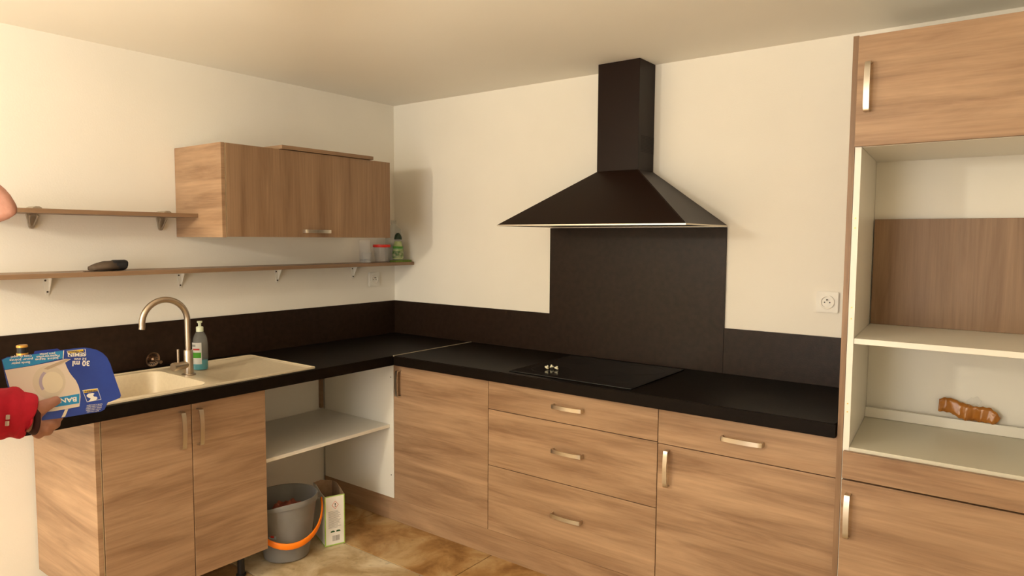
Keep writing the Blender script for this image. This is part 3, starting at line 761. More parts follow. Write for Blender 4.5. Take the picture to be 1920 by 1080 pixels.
tag(centre(obj('scourer', box(0.112, 0.166, -0.145, -0.020, ZL, ZL + 0.012, bev=0.002), SPONGE)), 'flat green scourer under the green soap bottle', 'scourer')
# large clear bottle behind
t = thing('large_clear_bottle', 'large clear glass bottle at the very end of the long shelf, in the corner', 'bottle', (0.058, -0.062, ZL))
c = Vector((0.058, -0.062, ZL + 0.0003))
sharp(obj('bottle', lathe([(0, 0), (0.046, 0), (0.050, 0.004), (0.050, 0.165), (0.042, 0.192), (0.020, 0.212), (0.0165, 0.216), (0.0165, 0.240), (0.0150, 0.240), (0.0150, 0.216), (0.040, 0.190), (0.0485, 0.163), (0.0485, 0.006), (0, 0.004)], c, n=40), CLEARG, t), 50)
sharp(obj('cap', lathe([(0.0175, 0.224), (0.0178, 0.243), (0.016, 0.245), (0, 0.245)], c, n=28), CLEAR, t), 40)

# dark pouch on the shelf
t = thing('dark_pouch', 'rolled black and brown cloth pouch lying on the long shelf', 'pouch', (0.10, -1.665, ZL))
bm = bmesh.new()
n = 18; rows_ = []
for k in range(n):
    f = k / (n - 1)
    y = -1.735 + 0.122 * f; hh = 0.009 + 0.0105 * math.sin(min(1, f * 1.5 + 0.12) * PI / 2); ww = 0.020 + 0.024 * math.sin(min(1, f * 1.3 + 0.1) * PI / 2)
    ring = []
    for j in range(16):
        a = 2 * PI * j / 16
        ring.append(bm.verts.new((0.115 - 0.02 * f + ww * math.cos(a), y + 0.003 * math.cos(a), ZL + 0.0006 + hh + 0.0008 * math.sin(5 * a + 9 * f) + (hh if math.sin(a) > 0 else hh * 0.97) * math.copysign(abs(math.sin(a)) ** 0.7, math.sin(a)))))
    rows_.append(ring)
for a, b in zip(rows_, rows_[1:]):
    for j in range(16): bm.faces.new((a[j], a[(j + 1) % 16], b[(j + 1) % 16], b[j]))
bm.faces.new(rows_[0][::-1]); bm.faces.new(rows_[-1])
obj('pouch_body', bm, POUCH, t, smooth=True)
bm = bmesh.new(); rows2 = []
for k in range(7):
    f = k / 6; y = -1.652 + 0.045 * f
    ring = []
    for j in range(16):
        a = 2 * PI * j / 16
        hh = 0.0215; ww = 0.047
        ring.append(bm.verts.new((0.098 + ww * math.cos(a), y + 0.006 * math.sin(a) - (0.012 if k == 0 else 0) * math.cos(a), ZL + 0.0004 + hh + hh * math.copysign(abs(math.sin(a)) ** 0.7, math.sin(a)))))
    rows2.append(ring)
for a, b in zip(rows2, rows2[1:]):
    for j in range(16): bm.faces.new((a[j], a[(j + 1) % 16], b[(j + 1) % 16], b[j]))
bm.faces.new(rows2[0][::-1]); bm.faces.new(rows2[-1])
obj('flap', bm, mottled('black_cloth', (0.008, 0.008, 0.010), (0.02, 0.018, 0.02), 30, 0.7), t, smooth=True, label='black folded end')
obj('strap', prism([(0, 0), (0.05, 0), (0.05, 0.0015), (0, 0.0022)], (0.135, -1.765, ZL + 0.0003), (0, 1, 0), (0, 0, 1), (-1, 0, 0), 0.018), POUCH, t)

# ------------------------------------------------------------------ bucket and detergent box on the floor
bc = Vector((0.456, -1.101, 0.0015))
t = thing('bucket', 'grey plastic mop bucket with an orange handle under the open white shelf', 'bucket', bc)
bm = bmesh.new(); nb = 48
la = Vector((0.42, 0.90, 0)).normalized(); lb2 = Vector((0, 0, 1)).cross(la)
def bring(r, z, lip=0.0, dz=0.0):
    ring = []
    for k in range(nb):
        a = 2 * PI * k / nb
        # pouring lip at the back-left end
        q = max(0.0, math.cos(a - PI * 1.18)) ** 5
        rr = r * (1 + lip * q)
        ring.append(bm.verts.new(bc + la * (rr * 1.02 * math.cos(a)) + lb2 * (rr * 0.98 * math.sin(a)) + Vector((0, 0, z - dz * q))))
    return ring
rg = [bring(0.088, 0.0), bring(0.096, 0.004), bring(0.103, 0.05), bring(0.118, 0.16, 0.03), bring(0.131, 0.252, 0.10, 0.004), bring(0.1365, 0.253, 0.12, 0.012), bring(0.138, 0.276, 0.14, 0.022), bring(0.136, 0.279, 0.14, 0.022), bring(0.131, 0.277, 0.13, 0.022), bring(0.128, 0.25, 0.10, 0.008), bring(0.114, 0.16, 0.03), bring(0.099, 0.05), bring(0.094, 0.008)]
for a, b in zip(rg, rg[1:]):
    for k in range(nb): bm.faces.new((a[k], a[(k + 1) % nb], b[(k + 1) % nb], b[k]))
bm.faces.new(rg[0][::-1]); bm.faces.new(rg[-1])
sharp(obj('tub', bm, GREYP, t), 50)
# orange handle hanging down over the front
hp = []
front = Vector((0.62, -0.79, 0))
for k in range(21):
    f = k / 20; a = -PI * 0.5 + PI * f
    side = la * (-0.152 * math.cos(PI * f))
    drop = math.sin(PI * f) ** 0.9
    rr = 0.136 * math.sin(PI * f)
    hp.append(bc + side + (-lb2 if (-lb2).dot(front) > 0 else lb2) * (rr * 1.04) + Vector((0, 0, 0.235 - 0.140 * drop)))
bm = bmesh.new()
rows_ = []
for i, p in enumerate(hp):
    d_ = (hp[min(i + 1, 20)] - hp[max(i - 1, 0)]).normalized()
    out = (p - bc); out.z = 0; out = out.normalized() if out.length > 0 else lb2
    out = (out - d_ * out.dot(d_)).normalized(); w_ = d_.cross(out).normalized()
    wd = 0.0085 + 0.006 * math.sin(PI * i / 20)
    rows_.append([bm.verts.new(p + w_ * (wd * math.cos(2 * PI * k / 10)) + out * (0.0045 * math.sin(2 * PI * k / 10) + 0.005)) for k in range(10)])
for a, b in zip(rows_, rows_[1:]):
    for k in range(10): bm.faces.new((a[k], a[(k + 1) % 10], b[(k + 1) % 10], b[k]))
bm.faces.new(rows_[0][::-1]); bm.faces.new(rows_[-1])
obj('handle', bm, ORANGE, t, smooth=True, label='orange carrying handle')
for s in (-1, 1):
    pz = bc + la * (0.136 * s) + Vector((0, 0, 0.235))
    sharp(obj('pivot', add_tube(bmesh.new(), [pz - la * 0.005 * s, pz + la * 0.012 * s], 0.009, 14), GREYP, t))
fd = Vector((0.70, -0.71, 0)).normalized()
wrap_patch('sticker', bc, 0.1150 * 1.02, 0.1150 * 0.98, 222, 240, 0.118, 0.150, mat('sticker_print', (0.45, 0.55, 0.6), 0.4), t, la, label='small round pale sticker')
wrap_patch('sticker_mark', bc, 0.1156 * 1.02, 0.1156 * 0.98, 227, 235, 0.124, 0.134, REDPRINT, t, la)
# a reddish cloth inside the bucket
bm = bmesh.new()
bmesh.ops.create_icosphere(bm, subdivisions=4, radius=1.0)
for v in bm.verts:
    p = v.co; nz = 0.22 * math.sin(p.x * 7 + 1) * math.cos(p.y * 6) + 0.12 * math.sin(p.x * 13 + p.y * 11)
    v.co = bc + Vector((0.0, 0.01, 0.195)) + Vector((p.x * 0.080, p.y * 0.084, (p.z * 0.035 if p.z > 0 else p.z * 0.05) + nz * 0.05))
tag(centre(obj('rag', bm, RUST, smooth=True)), 'crumpled reddish brown cloth inside the grey bucket', 'cloth')

# detergent carton
q0 = Vector((0.536, -0.950, 0.001)); q1 = Vector((0.569, -0.863, 0.001))
s_ = (q1 - q0).normalized(); n_ = s_.cross(Vector((0, 0, 1))).normalized()
if n_.x < 0: n_ = -n_
wd = (q1 - q0).length; dp = 0.185; hh = 0.236; zz = Vector((0, 0, 1))
t = thing('detergent_carton', 'opened white and green detergent carton standing beside the bucket', 'carton', (q0 + q1) / 2 - n_ * dp / 2)
bm = bmesh.new(); th = 0.0012
def panel(bm, o, u, v, w, a, b, d=th):
    add_prism(bm, [(0, 0), (a, 0), (a, b), (0, b)], o, u, v, w, d)
o = obj('front_panel', prism([(0, 0), (wd, 0), (wd, hh), (0, hh)], q0, s_, zz, -n_, th), LABELW, t)
obj('side_panel', prism([(0, 0), (dp, 0), (dp, hh + 0.012), (dp * 0.7, hh + 0.018), (dp * 0.3, hh + 0.002), (0, hh)], q0, -n_, zz, s_, th), LABELW, t)
obj('side_panel', prism([(0, 0), (dp, 0), (dp, hh + 0.006), (dp * 0.6, hh + 0.02), (dp * 0.25, hh + 0.01), (0, hh)], q1, -n_, zz, -s_, th), CARTONIN, t, label='inner face bare brown card')
obj('back_panel', prism([(0, 0), (wd, 0), (wd, hh + 0.006), (wd * 0.4, hh + 0.02), (0, hh + 0.012)], q0 - n_ * dp, s_, zz, n_, th), CARTONIN, t)
obj('base_panel', prism([(0, 0), (wd, 0), (wd, dp), (0, dp)], q0, s_, -n_, zz, th), CARTONIN, t)
bm = bmesh.new()
for (a0, b0, a1, b1) in ((0, 0, 0.004, hh), (wd - 0.004, 0, wd, hh), (0.004, 0, wd - 0.004, 0.005), (0.004, hh - 0.004, wd - 0.004, hh)):
    add_prism(bm, [(a0, b0), (a1, b0), (a1, b1), (a0, b1)], q0 + n_ * 0.0001, s_, zz, n_, 0.0004)
obj('green_edging', bm, LIME, t)
bm = bmesh.new()
for (a0, b0, a1, b1) in ((0, 0, 0.004, hh), (0.004, 0, dp, 0.005)):
    add_prism(bm, [(a0, b0), (a1, b0), (a1, b1), (a0, b1)], q0 - s_ * 0.0001, -n_, zz, -s_, 0.0004)
obj('green_edging', bm, LIME, t)
bm = bmesh.new()
cq = (wd * 0.52, hh - 0.045)
for r0, r1 in ((0.019, 0.0165),):
    P4 = [(0, r0), (r0 * 0.85, 0), (0, -r0), (-r0 * 0.85, 0)]; P5 = [(0, r1), (r1 * 0.85, 0), (0, -r1), (-r1 * 0.85, 0)]
    for k in range(4):
        a, b, c2, d2 = P4[k], P4[(k + 1) % 4], P5[(k + 1) % 4], P5[k]
        add_prism(bm, [(cq[0] + p[0], cq[1] + p[1]) for p in (a, b, c2, d2)], q0 + n_ * 0.0001, s_, zz, n_, 0.0004)
obj('warning_diamond', bm, REDPRINT, o)
bm = bmesh.new()
add_prism(bm, [(cq[0] - 0.0015, cq[1] - 0.003), (cq[0] + 0.0015, cq[1] - 0.003), (cq[0] + 0.0022, cq[1] + 0.009), (cq[0] - 0.0022, cq[1] + 0.009)], q0 + n_ * 0.0001, s_, zz, n_, 0.0005)
add_prism(bm, [(cq[0] - 0.0018, cq[1] - 0.009), (cq[0] + 0.0018, cq[1] - 0.009), (cq[0] + 0.0018, cq[1] - 0.0055), (cq[0] - 0.0018, cq[1] - 0.0055)], q0 + n_ * 0.0001, s_, zz, n_, 0.0005)
obj('warning_mark', bm, BLACKP, o)
bm = bmesh.new()
for k in range(16):
    zt = hh - 0.075 - k * 0.0052; wl_ = random.uniform(0.7, 1.0)
    add_prism(bm, [(0.016, zt), (0.016 + 0.060 * wl_, zt), (0.016 + 0.060 * wl_, zt + 0.0018), (0.016, zt + 0.0018)], q0 + n_ * 0.0001, s_, zz, n_, 0.0003)
obj('small_print', bm, GREYPRINT, o)
bm = bmesh.new()
for cx_ in (0.036, 0.062):
    add_prism(bm, [(cx_ - 0.010, 0.062), (cx_ + 0.010, 0.062), (cx_ + 0.010, 0.066), (cx_ + 0.005, 0.070), (cx_ - 0.005, 0.070), (cx_ - 0.010, 0.067)], q0 + n_ * 0.0001, s_, zz, n_, 0.0004)
obj('symbols', bm, mat('dark_green_print', (0.02, 0.09, 0.02), 0.5), o)
bm = bmesh.new(); x = 0.034
while x < 0.068:
    ww = random.choice((0.0008, 0.0014, 0.002))
    add_prism(bm, [(x, 0.020), (x + ww, 0.020), (x + ww, 0.046), (x, 0.046)], q0 + n_ * 0.0001, s_, zz, n_, 0.0004); x += ww + random.choice((0.0009, 0.0016))
obj('barcode', bm, GREYPRINT, o)

# ------------------------------------------------------------------ the blue pack held over the worktop
DP = 1.30; PX = DP / FPX
pc = at(110, 718, DP)
# the pack faces the photographer, its long side along the image, leaning slightly back
pn = ((CAM - pc).normalized() + RT * 0.06 + UP * 0.05).normalized()
pu = (RT - pn * RT.dot(pn)).normalized(); pv = pn.cross(pu).normalized()
def L2(px, py):
    """photo pixel to the pack's own sheet coordinates (metres)"""
    d = FW + RT * ((px - 960) / FPX) - UP * ((py - 540) / FPX)
    k = (pc - CAM).dot(pn) / d.dot(pn)
    p = CAM + d * k - pc
    return (p.dot(pu), p.dot(pv))
PK = thing('joint_tape_pack', 'blue and white cardboard pack of joint tape held upside down over the sink', 'pack', pc - Vector((0, 0, 0.06)))
def sheet(px_poly, lift, th, name, m, parent=PK, bev=0.0, label=None):
    return obj(name, prism([L2(*p) for p in px_poly], pc + pn * lift, pu, pv, -pn, th, bev=bev), m, parent, label=label)
front_poly = [(3, 674), (14, 669), (60, 664), (118, 656), (140, 653), (158, 651.5), (170, 653), (182, 656), (193, 662), (201, 670), (207, 682), (212, 698), (219, 718), (226, 738), (227, 742), (225, 746), (218, 749), (201, 754), (199, 762), (196, 768), (188, 772), (150, 778), (114, 784), (80, 788), (48, 790), (34, 774), (22, 748), (12, 716)]
body = sheet(front_poly, 0.0, 0.006, 'carton', PACKBLUE, bev=0.0012)
sheet([(20, 680), (185, 664), (198, 752), (110, 776), (60, 782), (28, 745)], -0.006, 0.036, 'box_body', PACKBLUE)
sheet([(63, 664), (66, 655), (110, 650), (120, 656)], -0.040, 0.0012, 'rear_flap', PACKBLUE, label='darker blue flap behind')
sheet([(4, 675.5), (12, 671), (118.5, 657.5), (117, 672), (60, 685), (9, 693)], 0.0006, 0.0005, 'light_blue_band', PACKLIGHT)
wp = [(9, 694), (60, 686), (100, 678), (123, 673), (133, 673.5), (122, 680), (125, 688), (130, 698), (136, 706), (142, 713), (147, 723), (150, 734), (151, 744), (149, 762), (125, 767), (100, 771), (60, 776), (36, 778), (26, 754), (17, 722)]
sheet(wp, 0.0005, 0.0004, 'pale_picture_panel', PACKWHITE)
lb_ = sheet([(92, 748), (114, 744.5), (149, 738), (148.5, 756), (106, 763), (92, 765)], 0.0009, 0.0003, 'light_blue_band', PACKLIGHT)
sheet([(118.7, 657), (120.2, 657), (119, 673), (117.5, 673)], 0.0009, 0.0003, 'pale_line', PACKTEXT)
def circ(cx, cy, r, n=36, sq=1.0):
    return [(cx + r * math.cos(2 * PI * k / n), cy + r * sq * math.sin(2 * PI * k / n)) for k in range(n)]
rl = sheet(circ(92, 716, 31), 0.0009, 0.0003, 'tape_roll_picture', ROLLM)
sheet(circ(98, 717, 20), 0.0012, 0.0003, 'roll_core_picture', ROLLM2)
arc = [(98 + 25 * math.cos(math.radians(a)), 716 + 25 * math.sin(math.radians(a))) for a in range(140, 236, 8)] + [(98 + 19 * math.cos(math.radians(a)), 716 + 20 * math.sin(math.radians(a))) for a in range(235, 138, -8)]
sheet(arc, 0.0014, 0.0002, 'roll_shade_picture', PURPLE)
sheet([(82, 692), (88, 688), (104, 681), (123, 673.5), (131, 674), (110, 684), (90, 693)], 0.0014, 0.0002, 'tape_end_picture', mat('tape_end_print', (0.48, 0.38, 0.28), 0.5))
sheet([(122, 768), (128, 767), (122, 781), (115, 783)], 0.0006, 0.0004, 'pale_stroke', ROLLM2)
# logo frames
def frame(pts_, t_, lift, name, m):
    cx_ = sum(p[0] for p in pts_) / 4; cy_ = sum(p[1] for p in pts_) / 4
    bm = bmesh.new()
    inn = [(p[0] + (cx_ - p[0]) * t_, p[1] + (cy_ - p[1]) * t_ * 1.5) for p in pts_]
    for k in range(4):
        q = [pts_[k], pts_[(k + 1) % 4], inn[(k + 1) % 4], inn[k]]
        add_prism(bm, [L2(*p) for p in q], pc + pn * lift, pu, pv, -pn, 0.0003)
    return obj(name, bm, m, PK)
frame([(125, 658), (160, 654), (161.5, 666), (129, 669.5)], 0.06, 0.0006, 'logo_frame', PACKTEXT)
frame([(154.5, 731.5), (183, 728), (190, 749), (163, 754)], 0.05, 0.0006, 'logo_frame', PACKTEXT)
sheet([(127, 658.6), (156, 655.4), (157, 660.2), (128.5, 663)], 0.0007, 0.0003, 'yellow_logo_band', PACKYEL)
sheet([(156.5, 732.2), (181.5, 729.3), (182.8, 733.5), (158.3, 737)], 0.0007, 0.0003, 'yellow_logo_band', PACKYEL)
swave = [(162.5, 741), (166, 738), (174, 737), (177, 738), (174.5, 741), (176, 743.5), (181, 744), (183, 746.5), (180, 750), (172, 751.5), (165.5, 752.5), (169, 749.5), (170, 747), (166, 745.5), (162.8, 743.8)]
sheet(swave, 0.0008, 0.0003, 'white_wave_emblem', PACKTEXT)

def text(s, px, py, h_px, rot_deg, name, m, lift=0.001, width=None, bold=0.0, parent=PK):
    """flat lettering on the pack; rot 180 = upside down. px, py = the word's centre"""
    cu = bpy.data.curves.new(name, 'FONT'); cu.body = s; cu.align_x = 'CENTER'; cu.align_y = 'CENTER'
    cu.size = h_px * PX * 1.38; cu.extrude = 0.0001; cu.offset = bold; cu.resolution_u = 3
    to = bpy.data.objects.new(name, cu); COL.objects.link(to)
    bpy.context.view_layer.update()
    me = bpy.data.meshes.new_from_object(to.evaluated_get(bpy.context.evaluated_depsgraph_get()))
    COL.objects.unlink(to); bpy.data.objects.remove(to)
    xs = [v.co.x for v in me.vertices]
    sc = 1.0
    if width: sc = width * PX / (max(xs) - min(xs))
    r_ = math.radians(rot_deg)
    ex = pu * math.cos(r_) + pv * math.sin(r_); ey = -pu * math.sin(r_) + pv * math.cos(r_)
    a, b = L2(px, py); o_ = pc + pu * a + pv * b + pn * lift
    rl_ = rootloc(parent)
    for v in me.vertices:
        v.co = o_ + ex * (v.co.x * sc) + ey * v.co.y + pn * v.co.z - rl_
    me.materials.clear(); me.materials.append(m)
    o = bpy.data.objects.new(name, me); COL.objects.link(o); o.parent = parent
    return o
DARKP = mat('dark_blue_print', (0.01, 0.02, 0.12), 0.4)
text('SEMIN', 144, 664.6, 7, 185, 'lettering', PACKTEXT, 0.0011, 29, 0.00025)
text('SEMIN', 170, 733.3, 3.2, 187, 'lettering', DARKP, 0.0011, 20, 0.0001)
text('MATERIAUX', 142, 659.3, 3.0, 185, 'lettering', DARKP, 0.0011, 25, 0.0001)
text('30 ml', 152, 681, 10, 184, 'lettering', PACKTEXT, 0.0008, 28, 0.0004)
text('52 mm', 150.5, 673.2, 5, 184, 'lettering', PACKTEXT, 0.0008, 20, 0.0001)
text('BANDE', 118.0, 750.5, 8.5, 188, 'lettering', PACKTEXT, 0.0012, 44, 0.0003)
for (s, x, y, w_) in (('Bande papier', 39, 680.5, 28), ('pour joints', 40, 674.3, 35), ('Cinta de papel', 40, 668.4, 31),
                      ('Joint tape', 88, 672.9, 37), ('Papierstreifen', 90, 668.0, 36), ('para juntas', 89, 663.6, 24)):
    text(s, x, y, 4.2, 188, 'lettering', PACKTEXT, 0.0012, w_, 0.0001)
for k, w_ in enumerate((26, 25, 26, 24, 20)):
    text('bande a joint papier', 177 - k * 0.8, 759.2 + k * 3.1, 2.6, 188, 'lettering', PACKTEXT, 0.0008, w_)

# ------------------------------------------------------------------ the person holding the pack
def skin_mesh(joints, edges, levels=2):
    """grow one continuous surface over a skeleton: joints = [(point, radius_x, radius_y)]"""
    me = bpy.data.meshes.new('skel')
    me.from_pydata([tuple(j[0]) for j in joints], edges, [])
    o = bpy.data.objects.new('skel', me); COL.objects.link(o)
    md = o.modifiers.new('s', 'SKIN'); md.use_smooth_shade = True
    for i, j in enumerate(joints):
        sv = me.skin_vertices[0].data[i]; sv.radius = (j[1], j[2] if len(j) > 2 else j[1]); sv.use_root = (i == 0)
    sb = o.modifiers.new('d', 'SUBSURF'); sb.levels = levels; sb.render_levels = levels
    bpy.context.view_layer.update()
    out = bpy.data.meshes.new_from_object(o.evaluated_get(bpy.context.evaluated_depsgraph_get()))
    COL.objects.unlink(o); bpy.data.objects.remove(o)
    return out

def chains(chs):
    """chs = list of chains; a chain is a list of (point, r[, r2]); first item may be an int = existing joint"""
    J, E = [], []
    for ch in chs:
        prev = None
        for it in ch:
            if isinstance(it, int): prev = it; continue
            J.append(it); i = len(J) - 1
            if prev is not None: E.append((prev, i))
            prev = i
    return J, E

# head position: nose tip just inside the left edge of the picture
fwdir = Vector((RT.x, RT.y, 0)).normalized()            # the way the person faces (to the right)
lat = Vector((-fwdir.y, fwdir.x, 0))                    # the person's left = away from the photographer
nose_tip = at(24, 388, 1.0)
hc = nose_tip - fwdir * 0.128 + Vector((0, 0, 0.012))   # middle of the head
neck = hc + Vector((0, 0, -0.12)) - fwdir * 0.045
bodyx = hc - fwdir * 0.13
def B(f, l, z):
    return Vector((bodyx.x, bodyx.y, 0)) + fwdir * f + lat * l + Vector((0, 0, z))
shz = hc.z - 0.245
# hand skeleton, on the pack
def Hn(px, py, dd):
    a, b = L2(px, py)
    return pc + pu * a + pv * b - pn * dd
wrist = Hn(50, 790, 0.012)
elbow = at(-165, 800, 1.20)
shL = B(-0.0, 0.185, shz); shR = B(-0.0, -0.185, shz)

# ---- body: one continuous skin surface (torso, neck, arms, legs) + head, joined by a voxel remesh
J, E = chains([
    [(B(-0.02, 0, 0.84), 0.125, 0.105), (B(-0.02, 0, 0.98), 0.115, 0.10), (B(0.0, 0, 1.10), 0.125, 0.11), (B(0.0, 0, shz - 0.03), 0.095, 0.085), (B(0.01, 0, shz + 0.05), 0.056, 0.056), (neck, 0.052, 0.052), (hc - Vector((0, 0, 0.03)) - fwdir * 0.02, 0.055, 0.055)],
    [3, (B(-0.01, 0.11, shz - 0.01), 0.06), (shL, 0.052), ((shL + elbow) / 2, 0.045), (elbow, 0.038), ((elbow + wrist) / 2, 0.033), (wrist - (wrist - elbow).normalized() * 0.02, 0.026)],
    [3, (B(-0.01, -0.11, shz - 0.01), 0.06), (shR, 0.052), (B(-0.06, -0.23, shz - 0.14), 0.045), (B(-0.10, -0.25, shz - 0.27), 0.038), (B(-0.02, -0.26, shz - 0.40), 0.032), (B(0.05, -0.25, shz - 0.50), 0.026)],
    [0, (B(-0.02, 0.09, 0.78), 0.09), (B(-0.01, 0.10, 0.62), 0.075), (B(0.0, 0.105, 0.45), 0.056), (B(-0.02, 0.11, 0.26), 0.05), (B(-0.03, 0.11, 0.09), 0.036)],
    [0, (B(-0.02, -0.09, 0.78), 0.09), (B(0.0, -0.10, 0.62), 0.075), (B(0.02, -0.105, 0.45), 0.056), (B(0.0, -0.11, 0.26), 0.05), (B(-0.01, -0.11, 0.09), 0.036)],
])
bodymesh = skin_mesh(J, E, 2)
# ---- head with face
def smooth_bump(p, c, r, amp, d):
    k = (p - Vector(c)).length / r
    return Vector(d) * (amp * math.exp(-k * k * 2.2))
bm = bmesh.new(); bmesh.ops.create_icosphere(bm, subdivisions=5, radius=1.0)
for v in bm.verts:
    p = v.co.copy()
    x, y, z = p.x * 0.100, p.y * 0.077, p.z * 0.118
    if z < 0: x *= (1 - 0.10 * (-z / 0.118)); y *= (1 - 0.30 * (-z / 0.118) ** 1.3)
    if x > 0: x *= 0.94
    q = Vector((x, y, z)); d = Vector((0, 0, 0))
    d += smooth_bump(q, (0.093, 0, -0.014), 0.029, 0.041, (1, 0, -0.12))     # nose
    d += smooth_bump(q, (0.092, 0, 0.012), 0.024, 0.020, (1, 0, 0))          # bridge
    for s in (-1, 1):
        d += smooth_bump(q, (0.090, s * 0.016, -0.022), 0.013, 0.010, (0.6, 0, -0.3))   # nostril wings
        d += smooth_bump(q, (0.082, s * 0.032, 0.012), 0.017, -0.011, (1, 0, 0))   # eye sockets
        d += smooth_bump(q, (0.080, s * 0.032, 0.031), 0.018, 0.005, (1, 0, 0))    # brow
        d += smooth_bump(q, (0.070, s * 0.045, -0.022), 0.024, 0.005, (0.8, s * 0.5, 0))  # cheek
    d += smooth_bump(q, (0.084, 0, -0.050), 0.016, 0.009, (1, 0, 0))         # lips
    d += smooth_bump(q, (0.083, 0, -0.0495), 0.004, -0.005, (1, 0, 0))
    d += smooth_bump(q, (0.072, 0, -0.090), 0.024, 0.018, (1, 0, -0.25))     # chin
    q = q + d
    v.co = hc + fwdir * q.x + lat * q.y + Vector((0, 0, q.z))
for s in (-1, 1):   # ears
    c = hc + fwdir * (-0.008) + lat * (s * 0.076) + Vector((0, 0, -0.008))
    ret = bmesh.ops.create_uvsphere(bm, u_segments=12, v_segments=10, radius=1.0)
    for v in ret['verts']:
        p = v.co.copy()
        v.co = c + fwdir * (p.x * 0.019 - 0.004) + lat * (p.y * 0.009 + s * 0.005 * (1 - p.x)) + Vector((0, 0, p.z * 0.031))
hm = bpy.data.meshes.new('head'); bm.to_mesh(hm); bm.free()

def hand_chains(w, fdir, palmn, sidev, tips):
    pass

# left hand: wrist, palm, four fingers curling behind the pack, thumb over its face
handJ = [
    (wrist - (wrist - elbow).normalized() * 0.050, 0.025, 0.022), (wrist, 0.026, 0.022), (Hn(70, 787, 0.020), 0.024, 0.018), (Hn(82, 788, 0.026), 0.020, 0.014)]
hj, he = chains([handJ])
hand1 = skin_mesh(hj, he, 2)
fingers = []
fr = 0.0092
finger_paths = [
    [Hn(74, 778, 0.018), Hn(103, 775, 0.010), Hn(113, 783, 0.030), Hn(103, 778, 0.062), Hn(92, 760, 0.062)],      # index
    [Hn(72, 788, 0.022), Hn(97, 790, 0.010), Hn(107, 798, 0.034), Hn(98, 784, 0.064), Hn(86, 768, 0.062)],        # middle
    [Hn(66, 794, 0.022), Hn(84, 803, 0.012), Hn(93, 811, 0.036), Hn(88, 790, 0.064), Hn(76, 774, 0.062)],         # ring
    [Hn(58, 800, 0.020), Hn(67, 811, 0.014), Hn(75, 818, 0.034), Hn(74, 799, 0.058), Hn(64, 784, 0.060)],         # little
]
rads = [(0.0095, 0.0100, 0.0098, 0.0082, 0.0070), (0.0095, 0.0100, 0.0098, 0.0082, 0.0070), (0.009, 0.0095, 0.0092, 0.0078, 0.0066), (0.0085, 0.0085, 0.0080, 0.0070, 0.006)]
for pth, rr in zip(finger_paths, rads):
    j, e = chains([[(p, r_) for p, r_ in zip(pth, rr)]]); fingers.append(skin_mesh(j, e, 2))
thumb_path = [Hn(64, 775, 0.008), Hn(78, 763, -0.010), Hn(91, 758, -0.0145), Hn(104, 752, -0.0125), Hn(113, 746.5, -0.0105)]
j, e = chains([[(p, r_) for p, r_ in zip(thumb_path, (0.016, 0.0150, 0.0112, 0.0102, 0.0078))]]); fingers.append(skin_mesh(j, e, 2))
# right hand hanging, relaxed
rw = B(0.05, -0.25, shz - 0.50); dn = Vector((0, 0, -1)) * 0.96 + fwdir * 0.28
hj, he = chains([[(rw, 0.026, 0.02), (rw + dn * 0.05, 0.032, 0.014), (rw + dn * 0.085, 0.034, 0.013)]]); fingers.append(skin_mesh(hj, he, 2))
for k, ln in enumerate((0.068, 0.076, 0.070, 0.055)):
    off = fwdir * (0.030 - 0.020 * k)
    p0 = rw + dn * 0.080 + off
    pth = [p0 - dn * 0.02, p0 + dn * ln * 0.45, p0 + dn * ln * 0.75 + lat * 0.012, p0 + dn * ln * 0.92 + lat * 0.026]
    j, e = chains([[(p, r_) for p, r_ in zip(pth, (0.0105, 0.0095, 0.0085, 0.0068))]]); fingers.append(skin_mesh(j, e, 2))
pth = [rw + dn * 0.025 + fwdir * 0.016, rw + dn * 0.055 + fwdir * 0.045 + lat * 0.012, rw + dn * 0.085 + fwdir * 0.056 + lat * 0.02]
j, e = chains([[(p, r_) for p, r_ in zip(pth, (0.014, 0.011, 0.008))]]); fingers.append(skin_mesh(j, e, 2))

bm = bmesh.new()
for me in [bodymesh, hm, hand1] + fingers: bm.from_mesh(me)
tmp = bpy.data.meshes.new('join'); bm.to_mesh(tmp); bm.free()
to = bpy.data.objects.new('join', tmp); COL.objects.link(to)
rm = to.modifiers.new('r', 'REMESH'); rm.mode = 'VOXEL'; rm.voxel_size = 0.0034; rm.use_smooth_shade = True
sm = to.modifiers.new('s', 'SMOOTH'); sm.factor = 0.5; sm.iterations = 1
bpy.context.view_layer.update()
pm = bpy.data.meshes.new_from_object(to.evaluated_get(bpy.context.evaluated_depsgraph_get()))
COL.objects.unlink(to); bpy.data.objects.remove(to)
base = B(0, 0, 0)
PE = thing('person', 'person in a red jacket at the left edge, holding out the blue pack', 'person', base)
def attach(me, name, m, label=None):
    me.transform(Matrix.Translation(-base)); me.materials.clear(); me.materials.append(m)
    for p in me.polygons: p.use_smooth = True
    o = bpy.data.objects.new(name, me); COL.objects.link(o); o.parent = PE
    if label: o['label'] = label
    return o
bod = attach(pm, 'body', SKIN)

